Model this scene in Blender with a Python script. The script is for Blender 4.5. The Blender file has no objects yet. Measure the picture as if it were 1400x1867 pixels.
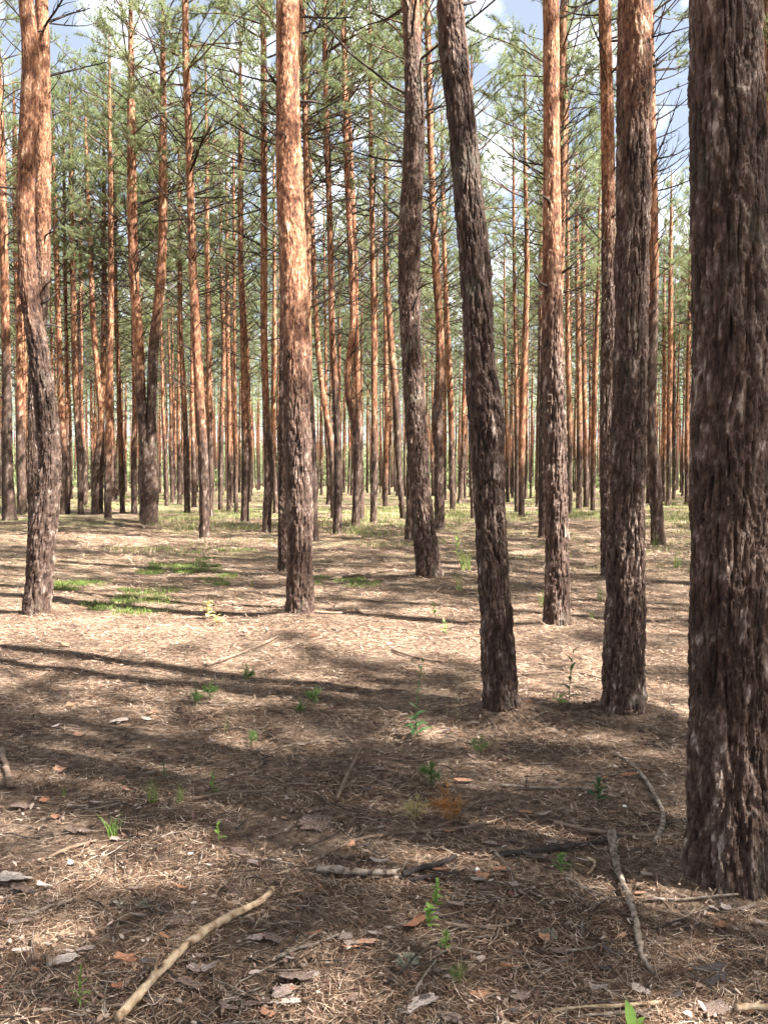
import bpy, math, random
import numpy as np
from mathutils import Vector, Matrix, Quaternion

# ------------------------------------------------------------------ camera, sky, sun, exposure
SC = bpy.context.scene
COL = SC.collection
F_PX, HOR, CAM_H = 1500.0, 872.0, 1.6
PITCH = -math.atan((933.5 - HOR) / F_PX)
cd = bpy.data.cameras.new('camera')
cam = bpy.data.objects.new('camera', cd)
COL.objects.link(cam)
cam.location = (0, 0, CAM_H)
cam.rotation_euler = (math.pi / 2 + PITCH, 0, 0)
cd.sensor_fit = 'VERTICAL'
cd.sensor_height = 36.0
cd.lens = F_PX / 1867.0 * 36.0
cd.clip_start = 0.05
cd.clip_end = 3000
SC.camera = cam

SUN_EL, SUN_AZ = math.radians(50), math.radians(24)     # from the side, slightly behind the camera
SUN_DIR = Vector((math.cos(SUN_EL) * math.cos(SUN_AZ), -math.cos(SUN_EL) * math.sin(SUN_AZ), math.sin(SUN_EL)))
sl = bpy.data.lights.new('sun', 'SUN')
sl.energy = 5.0
sl.angle = math.radians(0.53)
sl.color = (1.0, 0.95, 0.87)
so = bpy.data.objects.new('sun', sl)
COL.objects.link(so)
so.rotation_euler = SUN_DIR.to_track_quat('Z', 'Y').to_euler()
so.location = (30, -15, 60)

W = bpy.data.worlds.new('World')
SC.world = W
W.use_nodes = True
nt = W.node_tree
nt.nodes.clear()
wo = nt.nodes.new('ShaderNodeOutputWorld')
wb = nt.nodes.new('ShaderNodeBackground')
sky = nt.nodes.new('ShaderNodeTexSky')
sky.sky_type = 'NISHITA'
sky.sun_disc = False
sky.sun_elevation = SUN_EL
sky.sun_rotation = math.pi / 2 + SUN_AZ
wtc = nt.nodes.new('ShaderNodeTexCoord')
wn = nt.nodes.new('ShaderNodeTexNoise')
wn.inputs['Scale'].default_value = 13.0
wn.inputs['Detail'].default_value = 6
wr = nt.nodes.new('ShaderNodeValToRGB')
wr.color_ramp.elements[0].position = 0.47
wr.color_ramp.elements[0].color = (.22, .22, .22, 1)
wr.color_ramp.elements[1].position = 0.66
wm = nt.nodes.new('ShaderNodeMixRGB')
wm.inputs['Color2'].default_value = (11.0, 11.4, 12.0, 1)
nt.links.new(wtc.outputs['Generated'], wn.inputs['Vector'])
nt.links.new(wn.outputs['Fac'], wr.inputs['Fac'])
nt.links.new(wr.outputs['Color'], wm.inputs['Fac'])
nt.links.new(sky.outputs['Color'], wm.inputs['Color1'])
nt.links.new(wm.outputs['Color'], wb.inputs['Color'])
wb.inputs['Strength'].default_value = 0.028
nt.links.new(wb.outputs['Background'], wo.inputs['Surface'])

SC.view_settings.view_transform = 'Standard'
SC.view_settings.look = 'None'
SC.view_settings.exposure = 2.75
SC.view_settings.gamma = 1.0
SC.view_settings.use_curve_mapping = False
SC.render.engine = 'CYCLES'
SC.cycles.max_bounces = 3
SC.cycles.diffuse_bounces = 2
SC.cycles.glossy_bounces = 1
SC.cycles.transmission_bounces = 2
SC.cycles.use_adaptive_sampling = True
SC.cycles.adaptive_threshold = 0.04
SC.cycles.transparent_max_bounces = 4

R = random.Random(7)
NR = np.random.RandomState(11)

# ------------------------------------------------------------------ number helpers
def hash3(a, b, c, s=0):
    a = a.astype(np.int64); b = b.astype(np.int64); c = c.astype(np.int64)
    h = (a * 374761393 + b * 668265263 + c * 2147483647 + s * 1274126177) & 0xFFFFFFFF
    h = ((h ^ (h >> 13)) * 1274126177) & 0xFFFFFFFF
    h = ((h ^ (h >> 16)) * 2246822519) & 0xFFFFFFFF
    return ((h ^ (h >> 15)) & 0xFFFFFF) / float(0xFFFFFF)

def vnoise(x, y, z, s=0):
    x = np.asarray(x, float); y = np.asarray(y, float); z = np.asarray(z, float)
    x, y, z = np.broadcast_arrays(x, y, z)
    ix, iy, iz = np.floor(x), np.floor(y), np.floor(z)
    fx, fy, fz = x - ix, y - iy, z - iz
    fx = fx * fx * (3 - 2 * fx); fy = fy * fy * (3 - 2 * fy); fz = fz * fz * (3 - 2 * fz)
    o = 0
    for dx in (0, 1):
        for dy in (0, 1):
            for dz in (0, 1):
                w = (fx if dx else 1 - fx) * (fy if dy else 1 - fy) * (fz if dz else 1 - fz)
                o = o + w * hash3(ix + dx, iy + dy, iz + dz, s)
    return o

def fbm(x, y, z, octv=3, s=0):
    o, a, t = 0, 1.0, 0
    for i in range(octv):
        o = o + a * vnoise(np.asarray(x) * 2 ** i, np.asarray(y) * 2 ** i, np.asarray(z) * 2 ** i, s + i)
        t += a; a *= .5
    return o / t

def sstep(a, b, x):
    t = np.clip((x - a) / (b - a), 0, 1)
    return t * t * (3 - 2 * t)

def voro(u, v, nu, s=0):
    """jittered-cell pattern, periodic in u over nu cells: nearest, second nearest distance, cell random, offset to the cell centre in v"""
    iu, iv = np.floor(u), np.floor(v)
    f1 = np.full(u.shape, 9.0); f2 = f1.copy(); rid = np.zeros(u.shape); ov = np.zeros(u.shape)
    zz = np.zeros_like(iu)
    for du in (-1, 0, 1):
        for dv in (-1, 0, 1):
            cu, cv = iu + du, iv + dv
            cm = np.mod(cu, nu)
            px = cu + .1 + .8 * hash3(cm, cv, zz, s)
            py = cv + .1 + .8 * hash3(cm, cv, zz, s + 1)
            d = np.sqrt((u - px) ** 2 + (v - py) ** 2)
            r = hash3(cm, cv, zz, s + 2)
            nearer = d < f1
            f2 = np.where(nearer, f1, np.minimum(f2, d))
            rid = np.where(nearer, r, rid)
            ov = np.where(nearer, v - py, ov)
            f1 = np.where(nearer, d, f1)
    return f1, f2, rid, ov

MOUNDS = [(1.36, 3.28, .32, .085), (.81, 5.5, .26, .075), (1.62, 5.5, .27, .075), (-1.0, 9.2, .32, .09), (1.85, 8.7, .30, .08), (-4.0, 9.5, .32, .09), (-9.5, 27.5, 2.2, .22), (1.0, 12.6, 1.1, .10), (-1.6, 26.5, 2.5, .12), (-1.05, 9.3, .7, .05), (2.65, 3.2, .6, .05), (.82, 5.5, .5, .04), (1.63, 5.5, .5, .04)]
def ground_z(x, y):
    x = np.asarray(x, float); y = np.asarray(y, float)
    z = .10 * (fbm(x * .35 + 3, y * .35 + 8, .5, 2, 5) - .5) + .085 * (fbm(x * 1.5, y * 1.5, 3.5, 4, 9) - .5)
    for (mx, my, ms, mh) in MOUNDS:
        z = z + mh * np.exp(-((x - mx) ** 2 + (y - my) ** 2) / (2 * ms * ms) * 2)
    return z

FW = np.array([0, math.cos(PITCH), math.sin(PITCH)])
UP = np.array([0, -math.sin(PITCH), math.cos(PITCH)])
CAM = np.array([0, 0, CAM_H])
def ray(u, v):
    return FW + np.array([(u - 700) / F_PX, 0, 0]) + UP * (-(v - 933.5) / F_PX)
def at_depth(u, v, d):
    r = ray(u, v); t = d / r[1]
    return CAM + r * t, t
def at_ground(u, v, flat=False):
    r = ray(u, v); z = 0.0
    for _ in range(6):
        t = (z - CAM_H) / r[2]
        p = CAM + r * t
        if flat: break
        z = float(ground_z(p[0], p[1]))
    return p, t

# ------------------------------------------------------------------ mesh helpers
def np_mesh(name, co, loops, sizes, mats, mat_idx=None, smooth=True, attrs=None):
    me = bpy.data.meshes.new(name)
    co = np.asarray(co, np.float32).reshape(-1, 3)
    loops = np.asarray(loops, np.int32).ravel()
    if np.isscalar(sizes):
        sizes = np.full(len(loops) // sizes, sizes, np.int32)
    sizes = np.asarray(sizes, np.int32)
    me.vertices.add(len(co)); me.vertices.foreach_set('co', co.ravel())
    me.loops.add(len(loops)); me.loops.foreach_set('vertex_index', loops)
    me.polygons.add(len(sizes))
    st = np.zeros(len(sizes), np.int32); st[1:] = np.cumsum(sizes)[:-1]
    me.polygons.foreach_set('loop_start', st)
    me.polygons.foreach_set('loop_total', sizes)
    me.polygons.foreach_set('use_smooth', np.full(len(sizes), smooth, bool))
    for m in mats: me.materials.append(m)
    if mat_idx is not None: me.polygons.foreach_set('material_index', np.asarray(mat_idx, np.int32))
    for k, a in (attrs or {}).items():
        at = me.attributes.new(k, 'FLOAT', 'POINT')
        at.data.foreach_set('value', np.asarray(a, np.float32).ravel())
    me.update(calc_edges=True)
    return me

class MB:
    def __init__(self): self.v = []; self.f = []; self.m = []; self.n = 0
    def add(self, v, f, m=0):
        self.v.extend(v); self.f.extend([tuple(i + self.n for i in q) for q in f]); self.m.extend([m] * len(f)); self.n += len(v)
    def tube(self, pts, rad, sides=5, m=0, cap=True, wob=0.0, rng=None):
        pts = [Vector(p) for p in pts]; n = len(pts)
        v, f = [], []
        ref = None
        for i, p in enumerate(pts):
            t = (pts[min(i + 1, n - 1)] - pts[max(i - 1, 0)]).normalized()
            if ref is None:
                ref = Vector((0, 0, 1)) if abs(t.z) < .9 else Vector((1, 0, 0))
            a = (ref - t * ref.dot(t)).normalized(); ref = a
            b = t.cross(a)
            for k in range(sides):
                th = 2 * math.pi * k / sides
                rr = rad[i] * (1 + (rng.uniform(-wob, wob) if wob else 0))
                v.append(tuple(p + (a * math.cos(th) + b * math.sin(th)) * rr))
        for i in range(n - 1):
            for k in range(sides):
                k2 = (k + 1) % sides
                f.append((i * sides + k, i * sides + k2, (i + 1) * sides + k2, (i + 1) * sides + k))
        if cap:
            f.append(tuple(range(sides))[::-1]); f.append(tuple((n - 1) * sides + k for k in range(sides)))
        self.add(v, f, m)
    def mesh(self, name, mats, smooth=True):
        loops = [i for q in self.f for i in q]
        return np_mesh(name, self.v, loops, [len(q) for q in self.f], mats, self.m, smooth)

def obj(name, data, parent=None, loc=None, rot=None, scale=None, **props):
    o = bpy.data.objects.new(name, data)
    COL.objects.link(o)
    if parent is not None: o.parent = parent
    if loc is not None: o.location = loc
    if rot is not None:
        if isinstance(rot, Quaternion): o.rotation_mode = 'QUATERNION'; o.rotation_quaternion = rot
        else: o.rotation_euler = rot
    if scale is not None: o.scale = scale if hasattr(scale, '__len__') else (scale,) * 3
    for k, v in props.items():
        if v is not None: o[k] = v
    return o

# ------------------------------------------------------------------ materials
class Mat:
    def __init__(s, name):
        s.m = bpy.data.materials.new(name); s.m.use_nodes = True
        s.t = s.m.node_tree; s.b = s.t.nodes['Principled BSDF']; s.out = s.t.nodes['Material Output']
        s.b.inputs['Roughness'].default_value = .85
        s.b.inputs['Specular IOR Level'].default_value = .25
    def n(s, typ, **kw):
        x = s.t.nodes.new(typ)
        for k, v in kw.items():
            if k in x.inputs.keys(): x.inputs[k].default_value = v
            else: setattr(x, k, v)
        return x
    def l(s, a, b): s.t.links.new(a, b)
    def ramp(s, fac, stops):
        r = s.n('ShaderNodeValToRGB')
        e = r.color_ramp.elements
        while len(e) < len(stops): e.new(.5)
        for el, (p, c) in zip(e, stops): el.position = p; el.color = (*c, 1)
        s.l(fac, r.inputs['Fac']); return r.outputs['Color']
    def math(s, op, a, b=None, clamp=False):
        x = s.n('ShaderNodeMath', operation=op, use_clamp=clamp)
        for i, q in enumerate((a, b)):
            if q is None: continue
            if isinstance(q, (int, float)): x.inputs[i].default_value = q
            else: s.l(q, x.inputs[i])
        return x.outputs[0]
    def mix(s, fac, a, b, typ='MIX'):
        x = s.n('ShaderNodeMixRGB', blend_type=typ)
        for k, q in (('Fac', fac), ('Color1', a), ('Color2', b)):
            if isinstance(q, (int, float)): x.inputs[k].default_value = q
            elif isinstance(q, tuple): x.inputs[k].default_value = (*q, 1)
            else: s.l(q, x.inputs[k])
        return x.outputs['Color']
    def noise(s, scale, detail=3, stretch=(1, 1, 1), rough=.55, coord='Object'):
        tc = s.n('ShaderNodeTexCoord'); mp = s.n('ShaderNodeMapping')
        mp.inputs['Scale'].default_value = stretch
        x = s.n('ShaderNodeTexNoise', Scale=scale, Detail=detail, Roughness=rough)
        s.l(tc.outputs[coord], mp.inputs['Vector']); s.l(mp.outputs['Vector'], x.inputs['Vector'])
        return x.outputs['Fac']
    def bump(s, h, dist, strength=1.0):
        x = s.n('ShaderNodeBump', Strength=strength, Distance=dist)
        s.l(h, x.inputs['Height']); s.l(x.outputs['Normal'], s.b.inputs['Normal'])
    def color(s, c): s.l(c, s.b.inputs['Base Color'])
    def attr(s, k):
        return s.n('ShaderNodeAttribute', attribute_name=k).outputs['Fac']
    def island(s): return s.n('ShaderNodeNewGeometry').outputs['Random Per Island']
    def objrand(s): return s.n('ShaderNodeObjectInfo').outputs['Random']
    def translucent(s, col, fac):
        tr = s.n('ShaderNodeBsdfTranslucent'); mx = s.n('ShaderNodeMixShader', Fac=fac)
        s.l(col, tr.inputs['Color']); s.l(s.b.outputs[0], mx.inputs[1]); s.l(tr.outputs[0], mx.inputs[2])
        s.l(mx.outputs[0], s.out.inputs['Surface'])

def mk_bark():
    s = Mat('pine_bark')
    n1 = s.noise(13, 5, (1, 1, .45), .65); n2 = s.noise(70, 3, (1, 1, .4))
    pl = s.attr('plate'); og = s.attr('orange')
    k = s.math('ADD', s.math('MULTIPLY', pl, .50), s.math('ADD', s.math('SUBTRACT', s.math('MULTIPLY', n1, .72), .15), s.math('MULTIPLY', n2, .30)))
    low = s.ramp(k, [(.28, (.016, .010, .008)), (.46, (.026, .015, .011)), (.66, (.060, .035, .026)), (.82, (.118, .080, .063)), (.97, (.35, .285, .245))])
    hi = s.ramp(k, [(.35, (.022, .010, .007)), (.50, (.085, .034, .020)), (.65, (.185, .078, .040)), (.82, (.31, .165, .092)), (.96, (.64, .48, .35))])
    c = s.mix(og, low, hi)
    li = s.math('MULTIPLY', s.math('MULTIPLY', s.math('SUBTRACT', s.noise(3.1, 5, (1, 1, .7), .7), .56), 6.0, True), s.math('SUBTRACT', .55, s.math('MULTIPLY', og, .55)))
    c = s.mix(li, c, (.105, .105, .075))
    r = s.math('ADD', s.math('MULTIPLY', s.objrand(), .35), .82)
    g = s.n('ShaderNodeCombineColor'); [s.l(r, g.inputs[i]) for i in range(3)]
    s.color(s.mix(1.0, c, g.outputs[0], 'MULTIPLY'))
    s.bump(n2, .010, .9)
    s.b.inputs['Roughness'].default_value = .8
    return s.m
def mk_simple(name, stops, scale=12, stretch=(1, 1, 1), bump=.004, rough=.85, island=False, orand=0.0):
    s = Mat(name)
    n = s.noise(scale, 4, stretch)
    f = s.math('ADD', s.math('MULTIPLY', n, .6), s.math('MULTIPLY', s.island(), .4)) if island else n
    if orand: f = s.math('ADD', f, s.math('MULTIPLY', s.math('SUBTRACT', s.objrand(), .5), orand))
    s.color(s.ramp(f, stops))
    if bump: s.bump(n, bump)
    s.b.inputs['Roughness'].default_value = rough
    return s.m
def mk_leaf(name, stops, tr=.35, orand=0.0, rough=.5):
    s = Mat(name)
    f = s.island()
    if orand: f = s.math('ADD', s.math('MULTIPLY', f, 1 - orand), s.math('MULTIPLY', s.objrand(), orand))
    c = s.ramp(f, stops)
    s.color(c); s.b.inputs['Roughness'].default_value = rough
    s.translucent(c, tr)
    return s.m
def mk_ground():
    s = Mat('needle_litter_soil')
    fine = s.noise(140, 3, (1, 1, 1), .7); mid = s.noise(22, 4); big = s.noise(1.3, 4); grn = s.noise(.23, 5)
    k = s.math('ADD', s.math('MULTIPLY', fine, .42), s.math('ADD', s.math('MULTIPLY', mid, .42), s.math('MULTIPLY', big, .26)))
    c = s.ramp(k, [(.41, (.034, .020, .013)), (.51, (.125, .079, .053)), (.60, (.31, .213, .148)), (.74, (.60, .475, .36))])
    tc = s.n('ShaderNodeTexCoord'); sp = s.n('ShaderNodeSeparateXYZ'); s.l(tc.outputs['Object'], sp.inputs[0])
    far = s.math('MULTIPLY', s.math('SUBTRACT', sp.outputs[1], 9.0), .04, True)
    gm = s.math('MULTIPLY', s.math('MULTIPLY', s.math('SUBTRACT', grn, .44), 7.0, True), far)
    gc = s.ramp(fine, [(.3, (.10, .12, .035)), (.7, (.27, .29, .11))])
    c = s.mix(s.math('MULTIPLY', gm, .75), c, gc)
    s.color(c)
    s.bump(s.math('ADD', fine, s.math('MULTIPLY', mid, 1.6)), .035, 1.0)
    s.b.inputs['Roughness'].default_value = .95
    return s.m

M_BARK = mk_bark()
M_DEAD = mk_simple('dead_branch_wood', [(.3, (.014, .010, .008)), (.7, (.050, .037, .030))], 20, (1, 1, 1), .003)
M_LIVE = mk_simple('crown_branch_wood', [(.3, (.045, .026, .017)), (.7, (.13, .072, .042))], 15)
M_NEEDLE = mk_leaf('pine_needles', [(0, (.14, .185, .080)), (.5, (.24, .285, .135)), (1, (.35, .39, .21))], .5, .3)
M_GROUND = mk_ground()
M_LITTER = mk_leaf('fallen_needles', [(0, (.026, .014, .009)), (.42, (.130, .068, .040)), (.74, (.38, .245, .165)), (1, (.72, .58, .45))], .12, 0, .55)
M_SCRAP = mk_simple('bark_scrap', [(.25, (.085, .055, .042)), (.5, (.25, .18, .15)), (.75, (.50, .42, .37))], 25, (1, 1, 1), .004, .8, False, .5)
M_SCRAPO = mk_simple('orange_bark_scrap', [(.3, (.26, .11, .06)), (.6, (.43, .22, .13)), (.8, (.5, .33, .24))], 25, (1, 1, 1), .004, .8, False, .4)
M_DARKCH = mk_simple('dark_bark_chunk', [(.3, (.05, .038, .035)), (.7, (.17, .14, .13))], 18, (1, 1, 1), .01)
M_PALEST = mk_simple('pale_barkless_wood', [(.34, (.075, .045, .028)), (.44, (.27, .18, .11)), (.58, (.43, .32, .21)), (.8, (.58, .47, .34))], 26, (1, 1, 1), .004, .7)
M_GREYST = mk_simple('weathered_grey_wood', [(.34, (.05, .035, .027)), (.5, (.20, .155, .12)), (.8, (.42, .36, .31))], 34, (1, 1, 1), .005)
M_BROWNST = mk_simple('brown_twig_wood', [(.25, (.085, .055, .04)), (.55, (.18, .125, .09)), (.8, (.30, .23, .18))], 18, (1, 1, 1), .005)
M_CHAR = mk_simple('blackened_rotten_wood', [(.3, (.018, .014, .012)), (.7, (.07, .055, .05))], 18, (1, 1, 1), .008)
M_GRASS = mk_leaf('fresh_grass', [(0, (.10, .17, .03)), (.6, (.20, .28, .07)), (1, (.34, .36, .14))], .4)
M_DRYGR = mk_leaf('dry_grass', [(0, (.28, .24, .11)), (1, (.48, .43, .25))], .3)
M_HERB = mk_leaf('bright_herb_leaf', [(0, (.12, .24, .04)), (1, (.26, .40, .10))], .4)
M_DKHERB = mk_leaf('dark_herb_leaf', [(0, (.045, .10, .035)), (1, (.10, .18, .07))], .35)
M_SEED = mk_leaf('seedling_needles', [(0, (.07, .15, .035)), (1, (.17, .28, .08))], .35)
M_YELL = mk_leaf('yellow_needles', [(0, (.42, .34, .14)), (1, (.58, .50, .25))], .35)
M_ORNG = mk_leaf('rust_needles', [(0, (.36, .16, .05)), (1, (.52, .28, .10))], .35)
M_MOSS = mk_leaf('moss_fronds', [(0, (.07, .09, .025)), (1, (.17, .19, .06))], .25)
M_LICH = mk_leaf('pale_lichen', [(0, (.34, .34, .25)), (1, (.52, .51, .40))], .2)
M_WHITE = mk_simple('white_cap', [(.3, (.70, .66, .58)), (.7, (.80, .78, .72))], 30, (1, 1, 1), .001)
M_CONE = mk_simple('cone_scales', [(.3, (.09, .06, .045)), (.7, (.25, .19, .15))], 60, (1, 1, 1), .002, .8, True)

# ------------------------------------------------------------------ ground sheet
def build_ground():
    def axis(lo, hi, n, c, k):
        a, b = np.arcsinh((lo - c) / k), np.arcsinh((hi - c) / k)
        return c + k * np.sinh(np.linspace(a, b, n))
    xs = axis(-420, 420, 310, 0, 3.0); ys = axis(-420, 420, 310, 4.5, 3.0)
    X, Y = np.meshgrid(xs, ys)
    Z = ground_z(X, Y)
    near = np.exp(-((X / 7) ** 2 + ((Y - 5) / 7) ** 2))
    Z = Z + near * .022 * (fbm(X * 8, Y * 8, 1.5, 3, 31) - .5)
    co = np.stack([X, Y, Z], -1).reshape(-1, 3)
    n = len(xs); i = np.arange(len(ys) - 1)[:, None] * n + np.arange(n - 1)[None, :]
    q = np.stack([i, i + 1, i + 1 + n, i + n], -1).reshape(-1)
    o = obj('ground', np_mesh('ground', co, q, 4, [M_GROUND]), kind='structure', label='needle covered forest floor running back between the pines')
build_ground()

# ------------------------------------------------------------------ trunks
def trunk_mesh(pts, rad, nu, dz, zvis, seed, oz, amp, zoff=0.0, flare=.28, stepup=.30, cell=(.036, .085)):
    """pts rise from the root; rings lie level; bark relief is displaced geometry"""
    pts = np.asarray(pts, float); rad = np.asarray(rad, float)
    z0 = pts[0, 2] - .18; ztop = pts[-1, 2]
    zs = np.concatenate([np.arange(z0, min(zvis, ztop), dz), np.arange(min(zvis, ztop), ztop + stepup, stepup)])
    zs[-1] = ztop
    zk = pts[:, 2]
    def spline(val):
        m = np.gradient(val, zk)
        i = np.clip(np.searchsorted(zk, zs) - 1, 0, len(zk) - 2)
        h = zk[i + 1] - zk[i]; t = np.clip((zs - zk[i]) / h, 0, 1)
        a, b = val[i], val[i + 1]
        return (2 * t ** 3 - 3 * t ** 2 + 1) * a + (t ** 3 - 2 * t ** 2 + t) * h * m[i] + (-2 * t ** 3 + 3 * t ** 2) * b + (t ** 3 - t ** 2) * h * m[i + 1]
    cx, cy, r = spline(pts[:, 0]), spline(pts[:, 1]), np.maximum(spline(rad), .008)
    th = np.arange(nu) / nu * 2 * math.pi
    Z, T = np.meshgrid(zs, th, indexing='ij')
    hgt = Z - pts[0, 2]
    Rr = r[:, None] * np.ones_like(T)
    lob = .5 + .5 * np.cos(T * 5 + seed) * np.cos(T * 2 + seed * 1.7)
    Rr = Rr * (1 + flare * np.exp(-np.maximum(hgt, -.1) / .11) * (.55 + .9 * lob))
    ct, st = np.cos(T), np.sin(T)
    nx, ny = ct * 2.2 + seed, st * 2.2
    Rr = Rr * (1 + .10 * (fbm(nx, ny, Z * .9, 2, seed) - .5))
    rm = float(np.mean(r[zs < zvis]))
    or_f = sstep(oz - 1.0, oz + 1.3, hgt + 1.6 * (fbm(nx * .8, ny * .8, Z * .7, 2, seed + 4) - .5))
    fu, fv = 1.0 / cell[0], 1.0 / cell[1]
    ru, rv = rm * ct, rm * st
    wx = (fbm(ru * 14, rv * 14, Z * 9, 2, seed + 6) - .5) * 1.2
    L1 = fbm(ru * fu + wx, rv * fu + 7, Z * fv + wx * 1.5, 4, seed + 8) * 7
    k1 = np.floor(L1); e1 = L1 - k1
    terr = (k1 + sstep(0, .22, e1) + .25 * e1) / 7
    L2 = fbm(ru * fu * 1.9 + 3, rv * fu * 1.9, Z * fv * 2.3 + wx, 3, seed + 18) * 5
    k2 = np.floor(L2); e2 = L2 - k2
    terr2 = (k2 + sstep(0, .25, e2)) / 5
    L0 = fbm(ru * fu * .42 + wx * .6, rv * fu * .42 + 11, Z * fv * .38 + wx, 3, seed + 60) * 5
    k0 = np.floor(L0); terr0 = (k0 + sstep(0, .18, L0 - k0)) / 5
    fine = fbm(ru * 130, rv * 130, Z * 60, 2, seed + 30)
    fis = np.abs(fbm(ru * 26 + wx * .5, rv * 26 + 2, Z * 2.4, 3, seed + 40) - .5)
    fissure = 1 - sstep(.0, .075, fis)
    lowd = amp * ((terr0 - .5) * 2.4 + (terr - .5) * 2.6 + (terr2 - .5) * 1.3 + (fine - .5) * .5 - fissure * 1.3)
    hid = amp * .55 * ((terr0 - .5) * 1.6 + (terr - .5) * 2.2 + (terr2 - .5) * 2.0 + (fine - .5) * .5)
    taper = np.clip(Rr / rm, .25, 1.1)
    Rr = Rr + (lowd * (1 - or_f) + hid * or_f) * taper
    X = cx[:, None] + Rr * ct; Y = cy[:, None] + Rr * st
    co = np.stack([X, Y, Z], -1).reshape(-1, 3)
    nz = len(zs)
    i = np.arange(nz - 1)[:, None] * nu; k = np.arange(nu)[None, :]; k2 = (k + 1) % nu
    q = np.stack([i + k, i + k2, i + nu + k2, i + nu + k], -1).reshape(-1)
    rid = hash3(k1, np.floor(Z * fv * .5 + wx), np.floor(T * 2.5), seed)
    pr = np.clip(.35 * rid + 1.1 * (terr2 - .5) + .7 * (terr - .5) + .30 + .5 * (fbm(ct * 3, st * 3, Z * 1.1, 2, seed + 50) - .5), 0, 1)
    return np_mesh('trunk', co, q, 4, [M_BARK], None, nu < 60, {'plate': pr, 'orange': or_f})

# ------------------------------------------------------------------ crowns and dead branches (shared shapes)
def tri_needles(P, D, n, ln, wd, spread, rng):
    """thin needle blades round each twig point"""
    k = len(P); P = np.repeat(P, n, 0); D = np.repeat(D, n, 0)
    d = D * rng.uniform(.35, 1.0, (k * n, 1)) + rng.normal(0, spread, (k * n, 3))
    d /= np.linalg.norm(d, axis=1)[:, None]
    s = np.cross(d, rng.normal(0, 1, (k * n, 3))); s /= np.linalg.norm(s, axis=1)[:, None] + 1e-9
    L = rng.uniform(ln * .7, ln * 1.25, (k * n, 1)); w = wd * rng.uniform(.7, 1.3, (k * n, 1))
    return np.stack([P - s * w, P + s * w, P + d * L], 1).reshape(-1, 3)

def crown_mesh(seed, base=10.2, top=18.6, dens=1.0):
    rng = np.random.RandomState(seed); rr = random.Random(seed)
    mb = MB(); TP, TD = [], []
    h = base
    skew = rr.uniform(0, 6.28)
    while h < top:
        f = (h - base) / (top - base)
        for _ in range(rr.choice([2, 2, 3, 3])):
            az = rr.uniform(0, 6.283)
            L = (1.15 + 1.5 * math.sin(min(1, f * 1.25 + .12) * math.pi * .86)) * rr.uniform(.55, 1.15)
            L *= 1 + .25 * math.cos(az - skew)
            if f > .85: L *= .65
            up = math.radians(rr.uniform(5, 32) + 28 * f)
            d = Vector((math.cos(az) * math.cos(up), math.sin(az) * math.cos(up), math.sin(up)))
            p = Vector((0, 0, h)); pts = [p.copy()]
            ns = 5
            for i in range(ns):
                d = (d + Vector((rr.uniform(-.16, .16), rr.uniform(-.16, .16), rr.uniform(-.16, .18)))).normalized()
                p = p + d * (L / ns); pts.append(p.copy())
            mb.tube(pts, [.015 * L / 1.6 * (1 - .16 * i) + .003 for i in range(ns + 1)], 4, 0, False)
            nt_ = int(7 * dens * L / 1.4) + 2
            for j in range(nt_):
                t = 1 - .5 * rr.random() ** 1.4
                k = min(ns - 1, int(t * ns)); q = pts[k].lerp(pts[k + 1], t * ns - k)
                ax = (pts[k + 1] - pts[k]).normalized()
                td = (ax * rr.uniform(.4, 1.1) + Vector((rr.uniform(-1, 1), rr.uniform(-1, 1), rr.uniform(-.35, .9))) * .8).normalized()
                tl = rr.uniform(.16, .48)
                e = q + td * tl
                mb.tube([q, q.lerp(e, .5) + Vector((0, 0, rr.uniform(-.03, .02))), e], [.006, .005, .003], 3, 0, False)
                for m in (.45, .72, 1.0):
                    TP.append(q.lerp(e, m)); TD.append(td)
        h += rr.uniform(.24, .42)
    TP = np.array([tuple(p) for p in TP]); TD = np.array([tuple(p) for p in TD])
    nv = tri_needles(TP, TD, 17, .12, .0058, .55, rng)
    nb = mb.n
    co = np.concatenate([np.array(mb.v), nv])
    loops = np.concatenate([np.array([i for q in mb.f for i in q]), nb + np.arange(len(nv))])
    sizes = np.concatenate([[len(q) for q in mb.f], np.full(len(nv) // 3, 3)])
    mi = np.concatenate([np.zeros(len(mb.f)), np.ones(len(nv) // 3)])
    return np_mesh('crown', co, loops, sizes, [M_LIVE, M_NEEDLE], mi, True)

def dead_branch(mb, rr, o, az, L, r0, up0, twigs=5, sides=4):
    d = Vector((math.cos(az) * math.cos(up0), math.sin(az) * math.cos(up0), math.sin(up0)))
    p = Vector(o); pts = [p.copy()]; ns = 6
    bend = rr.uniform(-.03, .16)
    for i in range(ns):
        d = (d + Vector((rr.uniform(-.13, .13), rr.uniform(-.13, .13), bend + rr.uniform(-.10, .10)))).normalized()
        p = p + d * (L / ns); pts.append(p.copy())
    mb.tube(pts, [r0 * (1 - .8 * i / ns) + .0022 for i in range(ns + 1)], sides, 0, False)
    for j in range(twigs):
        t = rr.uniform(.25, .98); k = min(ns - 1, int(t * ns)); q = pts[k].lerp(pts[k + 1], t * ns - k)
        ax = (pts[k + 1] - pts[k]).normalized()
        td = (ax + Vector((rr.uniform(-1, 1), rr.uniform(-1, 1), rr.uniform(-.5, .9))) * .8).normalized()
        tl = rr.uniform(.15, .55) * L * .55
        m1 = q + td * tl * .5 + Vector((rr.uniform(-.04, .04), rr.uniform(-.04, .04), .02))
        e = q + (td + Vector((0, 0, rr.uniform(-.1, .35)))) * tl
        mb.tube([q, m1, e], [r0 * .38 + .001, r0 * .28 + .001, .0018], 3, 0, False)

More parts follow.
